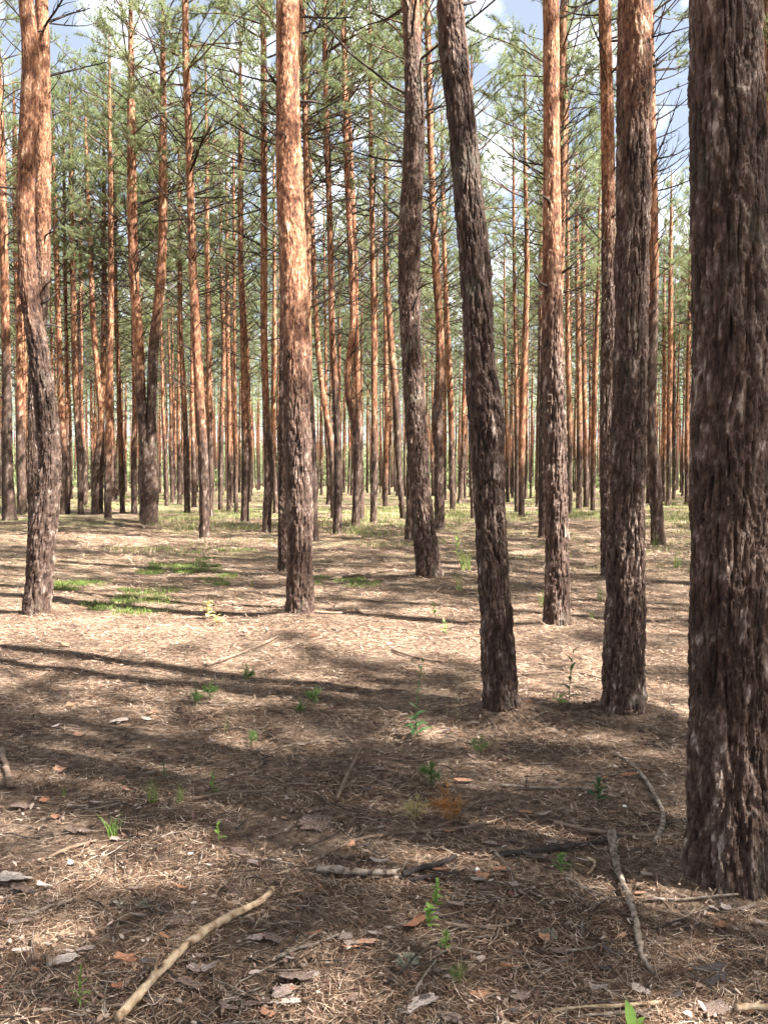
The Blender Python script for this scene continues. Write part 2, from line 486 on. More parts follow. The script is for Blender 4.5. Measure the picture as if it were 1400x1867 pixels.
def dead_set(seed, lo=3.6, hi=12.0, n=46):
    rr = random.Random(seed); mb = MB()
    for i in range(n):
        f = rr.random() ** .75
        h = lo + (hi - lo) * f
        dead_branch(mb, rr, (0, 0, h), rr.uniform(0, 6.283), rr.uniform(.35, 1.0) * (.7 + 1.1 * f), .017 * rr.uniform(.7, 1.2), math.radians(rr.uniform(-12, 35)), rr.randint(2, 6), 3)
    return mb.mesh('dead_branches', [M_DEAD])
def single_branch(seed):
    rr = random.Random(seed); mb = MB()
    dead_branch(mb, rr, (0, 0, 0), 0, rr.uniform(1.0, 2.1), .018, math.radians(rr.uniform(0, 32)), rr.randint(3, 8), 4)
    return mb.mesh('branch', [M_DEAD])
def stub_mesh(seed):
    rr = random.Random(seed); mb = MB()
    L = rr.uniform(.10, .35)
    mb.tube([(0, 0, 0), (L * .5, rr.uniform(-.02, .02), L * .15), (L, rr.uniform(-.03, .03), L * rr.uniform(.1, .6))], [.014, .011, .006], 5)
    return mb.mesh('branch', [M_DEAD])

CROWNS = [crown_mesh(100 + i, R.uniform(10.2, 11.8), R.uniform(18.2, 19.4), R.uniform(.9, 1.15)) for i in range(8)]
DEADS = [dead_set(200 + i) for i in range(8)]
BRANCHES = [single_branch(300 + i) for i in range(12)]
STUBS = [stub_mesh(340 + i) for i in range(5)]
def filler_trunk(seed):
    rr = random.Random(seed)
    hs = [0, 1, 2.5, 4, 6, 8, 10, 14, 18.4]
    ph, am = rr.uniform(0, 6), rr.uniform(.02, .12)
    pts = [(am * math.sin(h * .7 + ph) * max(0, 1 - abs(h - 4) / 6), am * .6 * math.cos(h * .6 + ph) * max(0, 1 - abs(h - 4) / 6), h) for h in hs]
    r0 = rr.uniform(.085, .13)
    rad = [r0 * (1 - .047 * h) + .006 for h in hs]
    return trunk_mesh(pts, rad, 14, .16, 12, seed, rr.uniform(3.0, 5.2), .010, cell=(.06, .16), stepup=.8)
TRUNKS = [filler_trunk(60 + i) for i in range(8)]

# ------------------------------------------------------------------ bark scraps (shared shapes; on trunks and on the floor)
def scrap_mesh(seed, mat):
    rr = random.Random(seed); n = 20
    asp = rr.uniform(.32, .7); kx, ky = rr.uniform(-.5, 1.1), rr.uniform(-.5, .5)
    v, f = [], []
    ring = []; r = .85
    for i in range(n):
        a = 2 * math.pi * (i + rr.uniform(-.3, .3)) / n; r = .55 * r + .45 * rr.uniform(.45, 1.2)
        q = max(abs(math.cos(a)), abs(math.sin(a))) ** -.6
        r2 = r * rr.uniform(.82, 1.1) * q
        ring.append((math.cos(a) * r2 * .5, math.sin(a) * r2 * .5 * asp))
    bump = [rr.uniform(-.03, .03) for _ in range(n)]
    th = .010
    for s in (1, -1):
        for m in (1.0, .5):
            for j, (x, y) in enumerate(ring):
                x, y = x * m, y * m
                v.append((x, y, (kx * x * x + ky * x * y + .5 * ky * y) + s * th * m + bump[j] * (1 if m == 1 else -.6)))
        v.append((0, 0, s * th * .4))
    h = 2 * n + 1
    for i in range(n):
        j = (i + 1) % n
        f += [(i, j, n + j, n + i), (n + i, n + j, 2 * n)]
        f += [(h + j, h + i, h + n + i, h + n + j), (h + n + j, h + n + i, h + 2 * n)]
        f += [(j, i, h + i, h + j)]
    mb = MB(); mb.add(v, f)
    return mb.mesh('bark_scrap', [mat], False)
SCRAPS = [scrap_mesh(400 + i, M_SCRAP) for i in range(10)]
SCRAPSO = [scrap_mesh(430 + i, M_SCRAPO) for i in range(5)]
SCRAPD = [scrap_mesh(450 + i, M_DARKCH) for i in range(4)]

# ------------------------------------------------------------------ the pines one can tell apart: (label, path of (x, y, width) up the picture, orange height)
TREES = [
 # label, path, y where the bark turns orange (None: high up), nbranches
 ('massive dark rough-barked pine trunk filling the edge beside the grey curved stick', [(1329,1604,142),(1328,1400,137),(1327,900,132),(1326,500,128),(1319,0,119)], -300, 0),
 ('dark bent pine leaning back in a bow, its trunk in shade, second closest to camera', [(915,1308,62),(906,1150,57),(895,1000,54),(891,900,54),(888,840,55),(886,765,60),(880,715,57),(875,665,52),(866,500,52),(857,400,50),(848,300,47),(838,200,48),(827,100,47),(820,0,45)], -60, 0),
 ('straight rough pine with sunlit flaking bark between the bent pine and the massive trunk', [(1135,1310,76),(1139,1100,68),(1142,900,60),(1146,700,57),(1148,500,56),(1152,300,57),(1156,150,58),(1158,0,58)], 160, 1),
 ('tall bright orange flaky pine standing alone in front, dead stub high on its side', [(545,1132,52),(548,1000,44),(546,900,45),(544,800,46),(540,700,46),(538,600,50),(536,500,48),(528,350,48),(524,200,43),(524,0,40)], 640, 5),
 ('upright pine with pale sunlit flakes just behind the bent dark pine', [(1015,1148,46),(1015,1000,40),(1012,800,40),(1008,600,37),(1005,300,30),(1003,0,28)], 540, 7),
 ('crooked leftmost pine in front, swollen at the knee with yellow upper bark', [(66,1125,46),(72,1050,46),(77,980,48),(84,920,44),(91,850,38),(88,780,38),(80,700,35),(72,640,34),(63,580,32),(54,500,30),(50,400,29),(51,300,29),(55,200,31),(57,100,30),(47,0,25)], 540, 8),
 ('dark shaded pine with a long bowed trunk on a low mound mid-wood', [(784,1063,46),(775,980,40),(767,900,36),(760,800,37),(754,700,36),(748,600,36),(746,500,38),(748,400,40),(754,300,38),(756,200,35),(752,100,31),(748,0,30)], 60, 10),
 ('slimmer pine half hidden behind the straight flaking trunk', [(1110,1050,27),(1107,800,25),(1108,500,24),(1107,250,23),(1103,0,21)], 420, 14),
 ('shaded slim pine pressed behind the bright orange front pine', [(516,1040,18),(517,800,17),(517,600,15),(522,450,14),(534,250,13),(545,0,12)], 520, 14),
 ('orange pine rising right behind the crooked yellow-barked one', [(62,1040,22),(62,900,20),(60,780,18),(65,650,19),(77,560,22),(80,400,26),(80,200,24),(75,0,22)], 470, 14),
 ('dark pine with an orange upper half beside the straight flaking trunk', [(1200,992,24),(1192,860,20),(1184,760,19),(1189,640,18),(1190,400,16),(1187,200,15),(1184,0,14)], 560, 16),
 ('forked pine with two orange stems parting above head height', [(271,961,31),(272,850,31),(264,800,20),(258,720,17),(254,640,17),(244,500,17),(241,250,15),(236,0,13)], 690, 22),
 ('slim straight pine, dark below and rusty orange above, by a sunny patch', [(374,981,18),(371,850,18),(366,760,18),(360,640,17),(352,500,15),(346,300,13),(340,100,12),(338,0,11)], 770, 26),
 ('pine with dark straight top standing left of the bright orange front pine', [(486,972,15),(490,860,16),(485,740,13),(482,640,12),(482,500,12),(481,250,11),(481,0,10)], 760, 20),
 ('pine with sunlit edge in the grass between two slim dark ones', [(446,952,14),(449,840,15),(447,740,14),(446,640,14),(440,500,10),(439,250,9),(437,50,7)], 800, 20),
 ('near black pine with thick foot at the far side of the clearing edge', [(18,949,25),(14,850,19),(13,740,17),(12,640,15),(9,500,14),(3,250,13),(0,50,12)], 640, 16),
 ('white-lit pine next to the near black one', [(42,938,18),(39,840,16),(38,740,15),(36,640,12),(32,500,11),(28,300,10),(24,0,9)], 760, 18),
 ('thin pine leaning across its neighbours, behind the orange front pine', [(609,945,11),(602,800,11),(592,740,10),(580,640,10),(572,480,9),(563,250,9),(556,0,8)], 800, 18),
 ('slender pine with gently wavy shaded trunk in the grassy strip', [(615,976,15),(616,850,14),(613,740,13),(606,620,11),(603,450,11),(596,250,10),(591,0,8)], 700, 18),
 ('strongly S-curved pine twisting around its straight neighbour', [(648,966,15),(651,880,14),(653,830,14),(646,775,13),(635,720,12),(637,650,11),(643,600,11),(641,500,11),(632,300,10),(627,100,9),(624,0,9)], 740, 18),
 ('straight dark pine hugged by the S-curved one', [(658,950,12),(656,800,12),(652,700,11),(649,600,11),(648,500,10),(640,300,9),(633,150,8),(630,0,8)], 740, 16),
 ('very straight thin pine with a sunlit orange edge in mid-wood', [(681,958,12),(682,750,10),(680,500,9),(676,250,8),(672,0,8)], 800, 18),
 ('dark leaning pine with red upper bark left of the bowed mound pine', [(735,946,11),(727,850,11),(722,740,12),(714,640,12),(706,520,9),(703,300,8),(700,100,7)], 720, 16),
 ('short visible dark trunk tucked behind the bowed mound pine', [(745,986,14),(748,850,13),(750,600,12),(750,300,11),(768,0,9)], 600, 14),
 ('grey wavy pine with orange top just behind the bowed mound pine', [(801,966,18),(800,850,17),(797,760,17),(802,680,16),(801,600,14),(794,480,14),(788,350,12),(783,200,11),(779,0,10)], 700, 22),
 ('rusty orange slim pine behind the grey wavy one', [(825,932,10),(823,800,10),(819,680,11),(815,600,10),(810,450,8),(806,300,7),(804,100,6)], 790, 14),
 ('thin pine leaning to the side in front of a bright grassy gap', [(837,920,9),(843,840,8),(845,740,8),(849,640,7),(852,500,6),(856,300,6)], 800, 10),
 ('sun-speckled thin dark pine at the edge of the bent pine', [(862,945,8),(859,850,8),(857,700,8),(856,500,7),(858,300,6)], 600, 10),
 ('shaded trunk foot hidden behind the upright pale-flaked pine', [(992,980,20),(990,850,18),(996,600,16),(1012,300,14),(1028,0,13)], 560, 16),
 ('thin orange pine climbing beside the top of the pale-flaked one', [(1012,960,14),(1014,700,13),(1022,450,13),(1026,300,13),(1026,0,13)], 700, 16),
 ('pair-forming thick orange pine in the sunlit back rows', [(950,943,11),(951,800,12),(956,640,12),(960,500,9),(957,300,7),(956,100,6)], 860, 12),
 ('thin dark pine close beside the thick orange back-row pine', [(941,933,7),(941,750,7),(938,560,6),(936,350,5)], 760, 10),
 ('slim brown pine right behind the crooked yellow-barked pine', [(114,938,12),(117,850,11),(112,740,11),(110,640,10),(104,500,9),(100,350,8),(96,100,7)], 800, 14),
 ('very thin dark pine next to the slim brown one', [(125,937,7),(123,800,7),(121,640,6),(118,400,6)], 780, 10),
 ('pale grey leaning pine with a flat broken side branch', [(148,938,10),(145,850,9),(140,740,10),(137,640,11),(134,540,10),(130,300,8)], 760, 14),
 ('dark pine carrying long crooked dead branches to one side', [(157,922,9),(150,800,9),(147,680,9),(148,500,8),(152,300,7)], 560, 18),
 ('kinked pinkish pine bending at its waist', [(173,938,13),(177,840,12),(184,780,10),(180,700,10),(172,600,10),(166,480,9),(160,330,8),(156,100,7)], 800, 14),
 ('bright orange straight pine with blackened foot', [(197,947,13),(197,850,13),(199,740,12),(202,640,11),(203,540,10),(202,350,9),(199,100,8)], 830, 18),
 ('pinkish trunk squeezed between kinked and straight orange pines', [(183,936,10),(186,820,10),(186,740,11),(189,640,10),(190,400,8)], 800, 10),
 ('slender yellow-lit pine left of the forked pine, further one', [(224,936,9),(221,820,8),(218,740,8),(215,640,7),(212,540,7),(210,300,6)], 840, 12),
 ('white-lit straight pine immediately left of the forked pine', [(245,937,10),(245,820,10),(246,740,9),(244,640,8),(243,400,7)], 800, 10),
 ('pale spotted thin pine right of the forked pine', [(342,935,11),(340,800,10),(335,700,9),(331,640,8),(329,500,7),(327,300,6)], 760, 12),
 ('thin pine almost touching the rusty slim straight pine', [(386,942,8),(384,800,9),(381,640,10),(378,450,8),(377,300,7),(376,50,6)], 760, 14),
 ('dark-footed thin pine beside a gap of bright sky', [(402,930,8),(405,760,8),(408,640,8),(404,500,7),(402,300,6)], 780, 10),
 ('thin rust-brown pine just past the bright sky gap', [(417,934,7),(418,750,8),(416,640,7),(414,450,6)], 820, 10),
 ('pale thin pine lit almost white beside the rust-brown one', [(431,937,7),(429,740,6),(428,640,5),(427,450,5)], 840, 8),
 ('thin orange pine hidden partly by the bright front pine', [(503,935,9),(499,800,7),(501,640,7),(500,450,6)], 820, 8),
 ('thin slanting trunk emerging behind the bright front pine foot', [(572,985,15),(570,840,15),(563,700,13),(562,600,12),(560,400,11),(556,200,9)], 700, 14),
 ('white-edged dark pine in a sunny row by the straight flaking trunk', [(1055,931,11),(1056,800,10),(1054,640,9),(1051,480,8),(1050,250,7)], 800, 12),
 ('brown twin pine beside the white-edged one', [(1068,925,10),(1066,780,9),(1064,640,8),(1063,400,7)], 830, 10),
 ('bright red-orange pine with black foot in the sunny row', [(1080,931,8),(1083,780,8),(1086,640,8),(1090,500,6),(1092,300,6)], 850, 10),
 ('thin sunlit pine behind the dark half-orange pine', [(1218,923,9),(1220,740,9),(1221,640,9),(1222,450,7),(1222,200,6)], 800, 12),
 ('pale yellow-lit pine seen close left of thin sunlit pine', [(1209,915,7),(1211,740,7),(1210,560,6),(1209,300,5)], 830, 8),
 ('dark narrow pine right of the thin sunlit one', [(1227,910,6),(1228,740,6),(1229,500,5)], 700, 8),
 ('thin bright pine along the massive trunk edge', [(1251,919,7),(1252,740,7),(1254,640,7),(1256,400,6)], 840, 10),
 ('sunlit flaky pine peeking out beyond the massive trunk', [(1398,985,17),(1396,700,16),(1396,500,16),(1399,0,15)], 760, 12),
 ('thin grey pine with little side twigs in the pale back rows', [(979,924,7),(981,780,6),(984,640,6),(986,400,5)], 600, 12),
 ('thin orange back-row pine between bent and thick orange pines', [(925,915,6),(922,740,6),(920,640,6),(917,400,5)], 830, 8),
 ('rusty pine with dark base right behind the pale-flaked pine', [(1038,938,9),(1037,740,10),(1035,640,9),(1034,400,7)], 800, 10),
 ('bright yellow-lit thin pine left of the dark leaning one', [(702,927,9),(705,740,8),(703,640,7),(701,400,6)], 860, 10),
]
HAND = []          # (x, y) of each placed foot

def wood_point(pts, h):
    pts = np.asarray(pts); return np.array([np.interp(h, pts[:, 2], pts[:, k]) for k in (0, 1)] + [h])

def path3d(path, d, base_z=None, top=18.6, seed=0):
    P, rr = [], []
    for (u, v, w) in path:
        p, t = at_depth(u, v, d)
        P.append(p); rr.append(w / F_PX * t / 2)
    if base_z is not None: P[0][2] = base_z
    P = np.array(P); rr = np.array(rr)
    keep = P[:, 2] < top - 2
    P, rr = P[keep], rr[keep]
    q = P[-1].copy(); rl = rr[-1]
    sl_ = (P[-1] - P[-2]) / max(.2, P[-1][2] - P[-2][2])
    sl_[0] = max(-.07, min(.07, sl_[0]))
    ex, er = [], []
    zz = q[2]
    while zz < top - .1:
        st = min(2.0, top - zz); zz += st
        sl_ = sl_ * .6; sl_[2] = 1
        q = q + sl_ * st; q[2] = zz
        f = (zz - P[-1][2]) / (top - P[-1][2])
        ex.append(q.copy()); er.append(rl * (1 - f) ** .8 * .95 + .012)
    if ex:
        P = np.vstack([P, ex]); rr = np.concatenate([rr, er])
    # a little sway in depth, so the trunk is not flat
    rs = np.random.RandomState(seed); ph = rs.uniform(0, 6)
    hgt = P[:, 2] - P[0, 2]
    P[:, 1] += .035 * np.sin(hgt * .8 + ph) * np.minimum(1, hgt / 2)
    return P, rr

def add_branches(root, pts, rad, n, lo, hi, rr, stubs=0):
    for i in range(n):
        f = rr.random() ** .7
        h = lo + (hi - lo) * f
        p = wood_point(pts, h)
        s = (.5 + .9 * f) * rr.uniform(.6, 1.2)
        obj('branch', rr.choice(BRANCHES), root, tuple(p - np.array(root.location)), (rr.uniform(-.15, .15), rr.uniform(-.25, .2), rr.uniform(0, 6.283)), s)
    for i in range(stubs):
        h = rr.uniform(lo * .55, hi * .8)
        p = wood_point(pts, h); a = rr.uniform(0, 6.283)
        r = float(np.interp(h, pts[:, 2], rad)) * .85
        p[0] += math.cos(a) * r; p[1] += math.sin(a) * r
        obj('branch', rr.choice(STUBS), root, tuple(p - np.array(root.location)), (0, rr.uniform(-.4, .2), a), rr.uniform(.7, 1.3))

def flake_mesh(seed, orange):
    me = scrap_mesh(seed, M_BARK)
    rs = np.random.RandomState(seed)
    n = len(me.vertices)
    for k, val in (('plate', rs.uniform(.5, .9)), ('orange', orange)):
        a = me.attributes.new(k, 'FLOAT', 'POINT'); a.data.foreach_set('value', np.full(n, val, np.float32))
    return me
FLAKE_LO = [flake_mesh(500 + i, 0.0) for i in range(5)]
FLAKE_HI = [flake_mesh(520 + i, 1.0) for i in range(5)]

def add_flakes(root, pts, rad, n, zhi, oz, size, rr):
    for i in range(n):
        h = rr.uniform(.15, zhi); a = rr.uniform(-math.pi, math.pi)
        p = wood_point(pts, h); r = float(np.interp(h, pts[:, 2], rad))
        nrm = Vector((math.cos(a), math.sin(a), 0))
        p[0] += nrm.x * r * 1.0; p[1] += nrm.y * r * 1.0
        q = Matrix((Vector((0, 0, 1)), nrm.cross(Vector((0, 0, 1))) * -1, nrm)).transposed().to_quaternion()
        q = q @ Quaternion((0, 1, 0), rr.uniform(-.30, .05)) @ Quaternion((1, 0, 0), rr.uniform(-.2, .2)) @ Quaternion((0, 0, 1), rr.uniform(-.5, .5))
        s = size * rr.uniform(.6, 1.3)
        obj('bark_plate', rr.choice(FLAKE_HI if h > oz + rr.uniform(-.8, .8) else FLAKE_LO), root, tuple(p - np.array(root.location)), q, (s, s, s * .55))

for ti, (label, path, yo, nb) in enumerate(TREES):
    rr = random.Random(900 + ti)
    b, t = at_ground(path[0][0], path[0][1], True)
    d = b[1]
    gz = float(ground_z(b[0], b[1]))
    pts, rad = path3d(path, d, None, 18.6 + rr.uniform(-.8, .8), ti)
    pts[0][2] = min(pts[0][2], gz)
    oz = CAM_H + (872 - yo) / F_PX * d
    zvis = min(18, CAM_H + d * .64 + .5)
    near = d < 15
    if d < 4: nu, dz, amp, cell = 190, .0080, .0100, (.020, .080)
    elif d < 7: nu, dz, amp, cell = 108, .011, .0105, (.023, .085)
    elif d < 15: nu, dz, amp, cell = 64, .022, .011, (.028, .09)
    elif d < 30: nu, dz, amp, cell = 32, .075, .013, (.05, .13)
    else: nu, dz, amp, cell = 16, .14, .011, (.07, .18)
    root = obj('pine_tree', None, None, (float(pts[0][0]), float(pts[0][1]), gz), None, None, label=label, category='pine tree', group='pines of the wood')
    off = np.array(root.location)
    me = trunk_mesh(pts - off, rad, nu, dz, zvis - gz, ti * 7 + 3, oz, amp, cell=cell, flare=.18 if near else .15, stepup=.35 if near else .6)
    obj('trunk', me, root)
    HAND.append((pts[0][0], pts[0][1]))
    c = wood_point(pts, 13.0)
    obj('crown', CROWNS[ti % 8], root, (c[0] - off[0], c[1] - off[1], -gz), (0, 0, rr.uniform(0, 6.28)), (1, 1, 1))
    if 'forked' in label:
        p2 = [(272, 870, 16), (276, 835, 18), (277, 740, 17), (281, 640, 18), (295, 500, 16), (298, 250, 13), (300, 0, 10)]
        q2, r2 = path3d(p2, d, None, 17.9, 77)
        q2[:, 1] = q2[:, 1] - .04
        obj('trunk', trunk_mesh(q2 - off, r2, 32, .06, zvis - gz, 555, oz, .012, cell=(.05, .13), flare=0), root)
        c2 = wood_point(q2, 13.0)
        obj('crown', CROWNS[5], root, (c2[0] - off[0], c2[1] - off[1], -gz))
        add_branches(root, q2, r2, 16, 5.0, 11, rr)
    hi = min(11.0, zvis + 1.5)
    add_branches(root, pts, rad, int(nb * (2.0 if d > 11 else 1.2)), 3.0 if d > 11 else 4.2, 10.8, rr, 4 if near else 0)
    if d >= 18:
        obj('dead_branches', DEADS[ti % 8], root, (wood_point(pts, 8)[0] - off[0], wood_point(pts, 8)[1] - off[1], -gz), (0, 0, rr.uniform(0, 6.28)), kind='stuff')
    nf = {0: 150, 1: 90, 2: 120, 3: 110, 4: 90, 5: 80, 6: 40}.get(ti, 0)
    if nf: add_flakes(root, pts, rad, nf, min(zvis, 8.0), oz, .05 if d > 4 else .042, rr)
    if ti == 3:   # the broken stub on the orange pine
        p, _ = at_depth(506, 150, d)
        mb = MB(); mb.tube([(.05, 0, -.06), (-.03, 0, .0), (-.10, -.02, .10), (-.14, -.03, .21)], [.022, .02, .015, .008], 6)
        obj('branch', mb.mesh('branch', [M_DEAD]), root, tuple(p - off))

# ------------------------------------------------------------------ the further rows: still one object for each pine
def spread(n, test, box, gap, seed, taken, tries=40000):
    rs = random.Random(seed); out = []
    cell = {}
    for (x, y) in taken: cell.setdefault((int(x // 4), int(y // 4)), []).append((x, y, 1.6))
    for _ in range(tries):
        if len(out) >= n: break
        x, y = rs.uniform(box[0], box[1]), rs.uniform(box[2], box[3])
        if not test(x, y): continue
        g = (int(x // 4), int(y // 4)); ok = True
        for a in (-1, 0, 1):
            for b in (-1, 0, 1):
                for (px, py, k) in cell.get((g[0] + a, g[1] + b), ()):
                    if (px - x) ** 2 + (py - y) ** 2 < (gap * (.6 if k > 1 else 1)) ** 2: ok = False
        if ok:
            out.append((x, y)); cell.setdefault(g, []).append((x, y, 1))
    return out
in_view = lambda x, y, m=0.0: y > 0 and abs(x) < .475 * y + m
rows = spread(236, lambda x, y: in_view(x, y, 1.0), (-50, 50, 46, 95), 2.3, 5, HAND)
for i, (x, y) in enumerate(rows):
    rr = random.Random(3000 + i); k = rr.randrange(8)
    gz = float(ground_z(x, y)); s = rr.uniform(.9, 1.08)
    root = obj('pine_tree', None, None, (x, y, gz), (rr.uniform(-.012, .012), rr.uniform(-.02, .02), rr.uniform(0, 6.28)), s,
               label='slender straight pine in the crowded rows at the back of the wood', category='pine tree', group='pines of the far rows')
    obj('trunk', TRUNKS[k], root)
    obj('crown', CROWNS[(k + i) % 8], root, (0, 0, 0), (0, 0, rr.uniform(0, 6.28)))
    obj('dead_branches', DEADS[(k + 2 * i) % 8], root, (0, 0, 0), (0, 0, rr.uniform(0, 6.28)), kind='stuff')

# ------------------------------------------------------------------ the wood beyond and around: one mass
far = spread(900, lambda x, y: in_view(x, y, 4.0), (-110, 110, 95, 200), 2.1, 6, [])
def shadow_foot(x, y, h=13.2):
    k = h / math.tan(SUN_EL)
    return x - k * math.cos(SUN_AZ), y + k * math.sin(SUN_AZ)
def lit_wish(x, y):
    sx, sy = shadow_foot(x, y)
    for (x0, x1, y0, y1) in ((-6, 5, 5.6, 10.4), (-11, -3, 18, 22)):
        if x0 < sx < x1 and y0 < sy < y1: return True
    return False
around = spread(200, lambda x, y: not in_view(x, y, 1.5) and (x * x + y * y) > 12 and not lit_wish(x, y) and -.475 * max(y, 0) - 7 < x < .475 * max(y, 0) + 18, (-50, 60, -13, 80), 2.6, 8, HAND)
def wood_mass(name, spots, label):
    me = bpy.data.meshes.new(name)
    n = len(spots)
    rs = np.random.RandomState(n)
    co = np.array([(x, y, float(ground_z(x, y))) for x, y in spots], np.float32)
    me.vertices.add(n); me.vertices.foreach_set('co', co.ravel())
    var = rs.randint(0, 8, n).astype(np.int32)
    a = me.attributes.new('variant', 'INT', 'POINT'); a.data.foreach_set('value', var)
    a = me.attributes.new('turn', 'FLOAT', 'POINT'); a.data.foreach_set('value', rs.uniform(0, 6.28, n).astype(np.float32))
    a = me.attributes.new('size', 'FLOAT', 'POINT'); a.data.foreach_set('value', rs.uniform(.9, 1.1, n).astype(np.float32))
    o = obj(name, me, kind='stuff', label=label, category='wood')
    g = bpy.data.node_groups.new(name, 'GeometryNodeTree')
    g.interface.new_socket('Geometry', in_out='INPUT', socket_type='NodeSocketGeometry')
    g.interface.new_socket('Geometry', in_out='OUTPUT', socket_type='NodeSocketGeometry')
    N = g.nodes; L = g.links
    gi, go = N.new('NodeGroupInput'), N.new('NodeGroupOutput')
    join = N.new('GeometryNodeJoinGeometry')
    L.new(join.outputs[0], go.inputs[0])
    def named(k, t):
        x = N.new('GeometryNodeInputNamedAttribute'); x.data_type = t; x.inputs['Name'].default_value = k; return x.outputs['Attribute']
    va, tu, sz = named('variant', 'INT'), named('turn', 'FLOAT'), named('size', 'FLOAT')
    cx = N.new('ShaderNodeCombineXYZ'); L.new(tu, cx.inputs['Z'])
    for v in range(8):
        cmp = N.new('FunctionNodeCompare'); cmp.data_type = 'INT'; cmp.operation = 'EQUAL'
        L.new(va, cmp.inputs[2]); cmp.inputs[3].default_value = v
        jj = N.new('GeometryNodeJoinGeometry')
        for src in (PROTO['trunk'][v], PROTO['crown'][v]):
            oi = N.new('GeometryNodeObjectInfo'); oi.transform_space = 'ORIGINAL'; oi.inputs['As Instance'].default_value = False
            oi.inputs['Object'].default_value = src
            L.new(oi.outputs['Geometry'], jj.inputs[0])
        ip = N.new('GeometryNodeInstanceOnPoints')
        L.new(gi.outputs[0], ip.inputs['Points']); L.new(cmp.outputs[0], ip.inputs['Selection'])
        L.new(jj.outputs[0], ip.inputs['Instance'])
        L.new(cx.outputs[0], ip.inputs['Rotation']); L.new(sz, ip.inputs['Scale'])
        L.new(ip.outputs[0], join.inputs[0])
    md = o.modifiers.new('spread', 'NODES'); md.node_group = g
    return o
PROTO = {'trunk': {}, 'crown': {}, 'dead': {}}
for o in list(COL.objects):
    if o.type == 'MESH' and o.parent is not None:
        for key, lst in (('trunk', TRUNKS), ('crown', CROWNS), ('dead', DEADS)):
            if o.data in lst: PROTO[key].setdefault(lst.index(o.data), o)
SHADE = [(8.6, .3), (11.0, -.6), (12.6, .2), (4.6, -1.2), (14.4, -.6), (7.6, -.0), (13.6, -2.2), (4.4, -3.0)]   # neighbours beside the camera whose crowns shade the near floor
around = [q for q in around if all((q[0] - a) ** 2 + (q[1] - b) ** 2 > 3 for a, b in SHADE)] + SHADE
wood_mass('pine_wood', around, 'tall pines of the same wood standing around the view')
def far_wood(spots):
    """small far pines, joined: trunk prisms, sparse limbs and needle sprays"""
    rs_ = np.random.RandomState(91); V, Q, nv = [], [], 0
    P, D = [], []
    zs = np.array([-.1, 2, 4, 7, 10, 14, 18.]); rd = np.array([.15, .125, .115, .10, .08, .05, .015])
    og = []
    th = np.arange(6) / 6 * 2 * math.pi
    for (x, y) in spots:
        s_ = rs_.uniform(.9, 1.1); lx, ly = rs_.normal(0, .02, 2); k = rs_.uniform(.75, 1.15)
        X = x + lx * zs[:, None] + np.cos(th) * rd[:, None] * k; Y = y + ly * zs[:, None] + np.sin(th) * rd[:, None] * k
        V.append(np.stack([X, Y, np.repeat((zs * s_)[:, None], 6, 1)], -1).reshape(-1, 3))
        og.append(np.repeat(sstep(3, 7, zs), 6))
        i = np.arange(6)[:, None] * 6; j = np.arange(6)[None, :]; j2 = (j + 1) % 6
        Q.append(nv + np.stack([i + j, i + j2, i + 6 + j2, i + 6 + j], -1).reshape(-1)); nv += 42
        n = 380 if y < 135 else 250
        nb = 46; bh = 11.0 + 7.4 * rs_.rand(nb); ba = rs_.uniform(0, 6.283, nb)
        f = (bh - 11.0) / 7.4; bl = (1.1 + 1.4 * np.sin(np.minimum(1, f * 1.2 + .1) * 2.7)) * rs_.uniform(.6, 1.1, nb)
        c = rs_.randint(0, nb, n); t = rs_.uniform(.35, 1.0, n)
        px = np.cos(ba[c]) * bl[c] * t; py = np.sin(ba[c]) * bl[c] * t
        P.append(np.stack([x + lx * bh[c] + px + rs_.normal(0, .16, n), y + ly * bh[c] + py + rs_.normal(0, .16, n), (bh[c] + .4 * t * bl[c] + rs_.normal(0, .13, n)) * s_], -1))
        D.append(np.stack([np.cos(ba[c]), np.sin(ba[c]), np.full(n, .6)], -1))
    tv = tri_needles(np.concatenate(P), np.concatenate(D), 1, .36, .045, .7, rs_)
    co = np.concatenate(V + [tv]); loops = np.concatenate(Q + [nv + np.arange(len(tv))])
    nq = sum(len(q) for q in Q) // 4
    sizes = np.concatenate([np.full(nq, 4), np.full(len(tv) // 3, 3)])
    mi = np.concatenate([np.zeros(nq), np.ones(len(tv) // 3)])
    og = np.concatenate(og + [np.zeros(len(tv))])
    return np_mesh('far_pine_wood', co, loops, sizes, [M_BARK, M_NEEDLE], mi, False, {'orange': og, 'plate': np.full(len(co), .48)})
obj('far_pine_wood', far_wood(far), kind='stuff', label='mass of far pines closing the view behind the rows', category='wood')

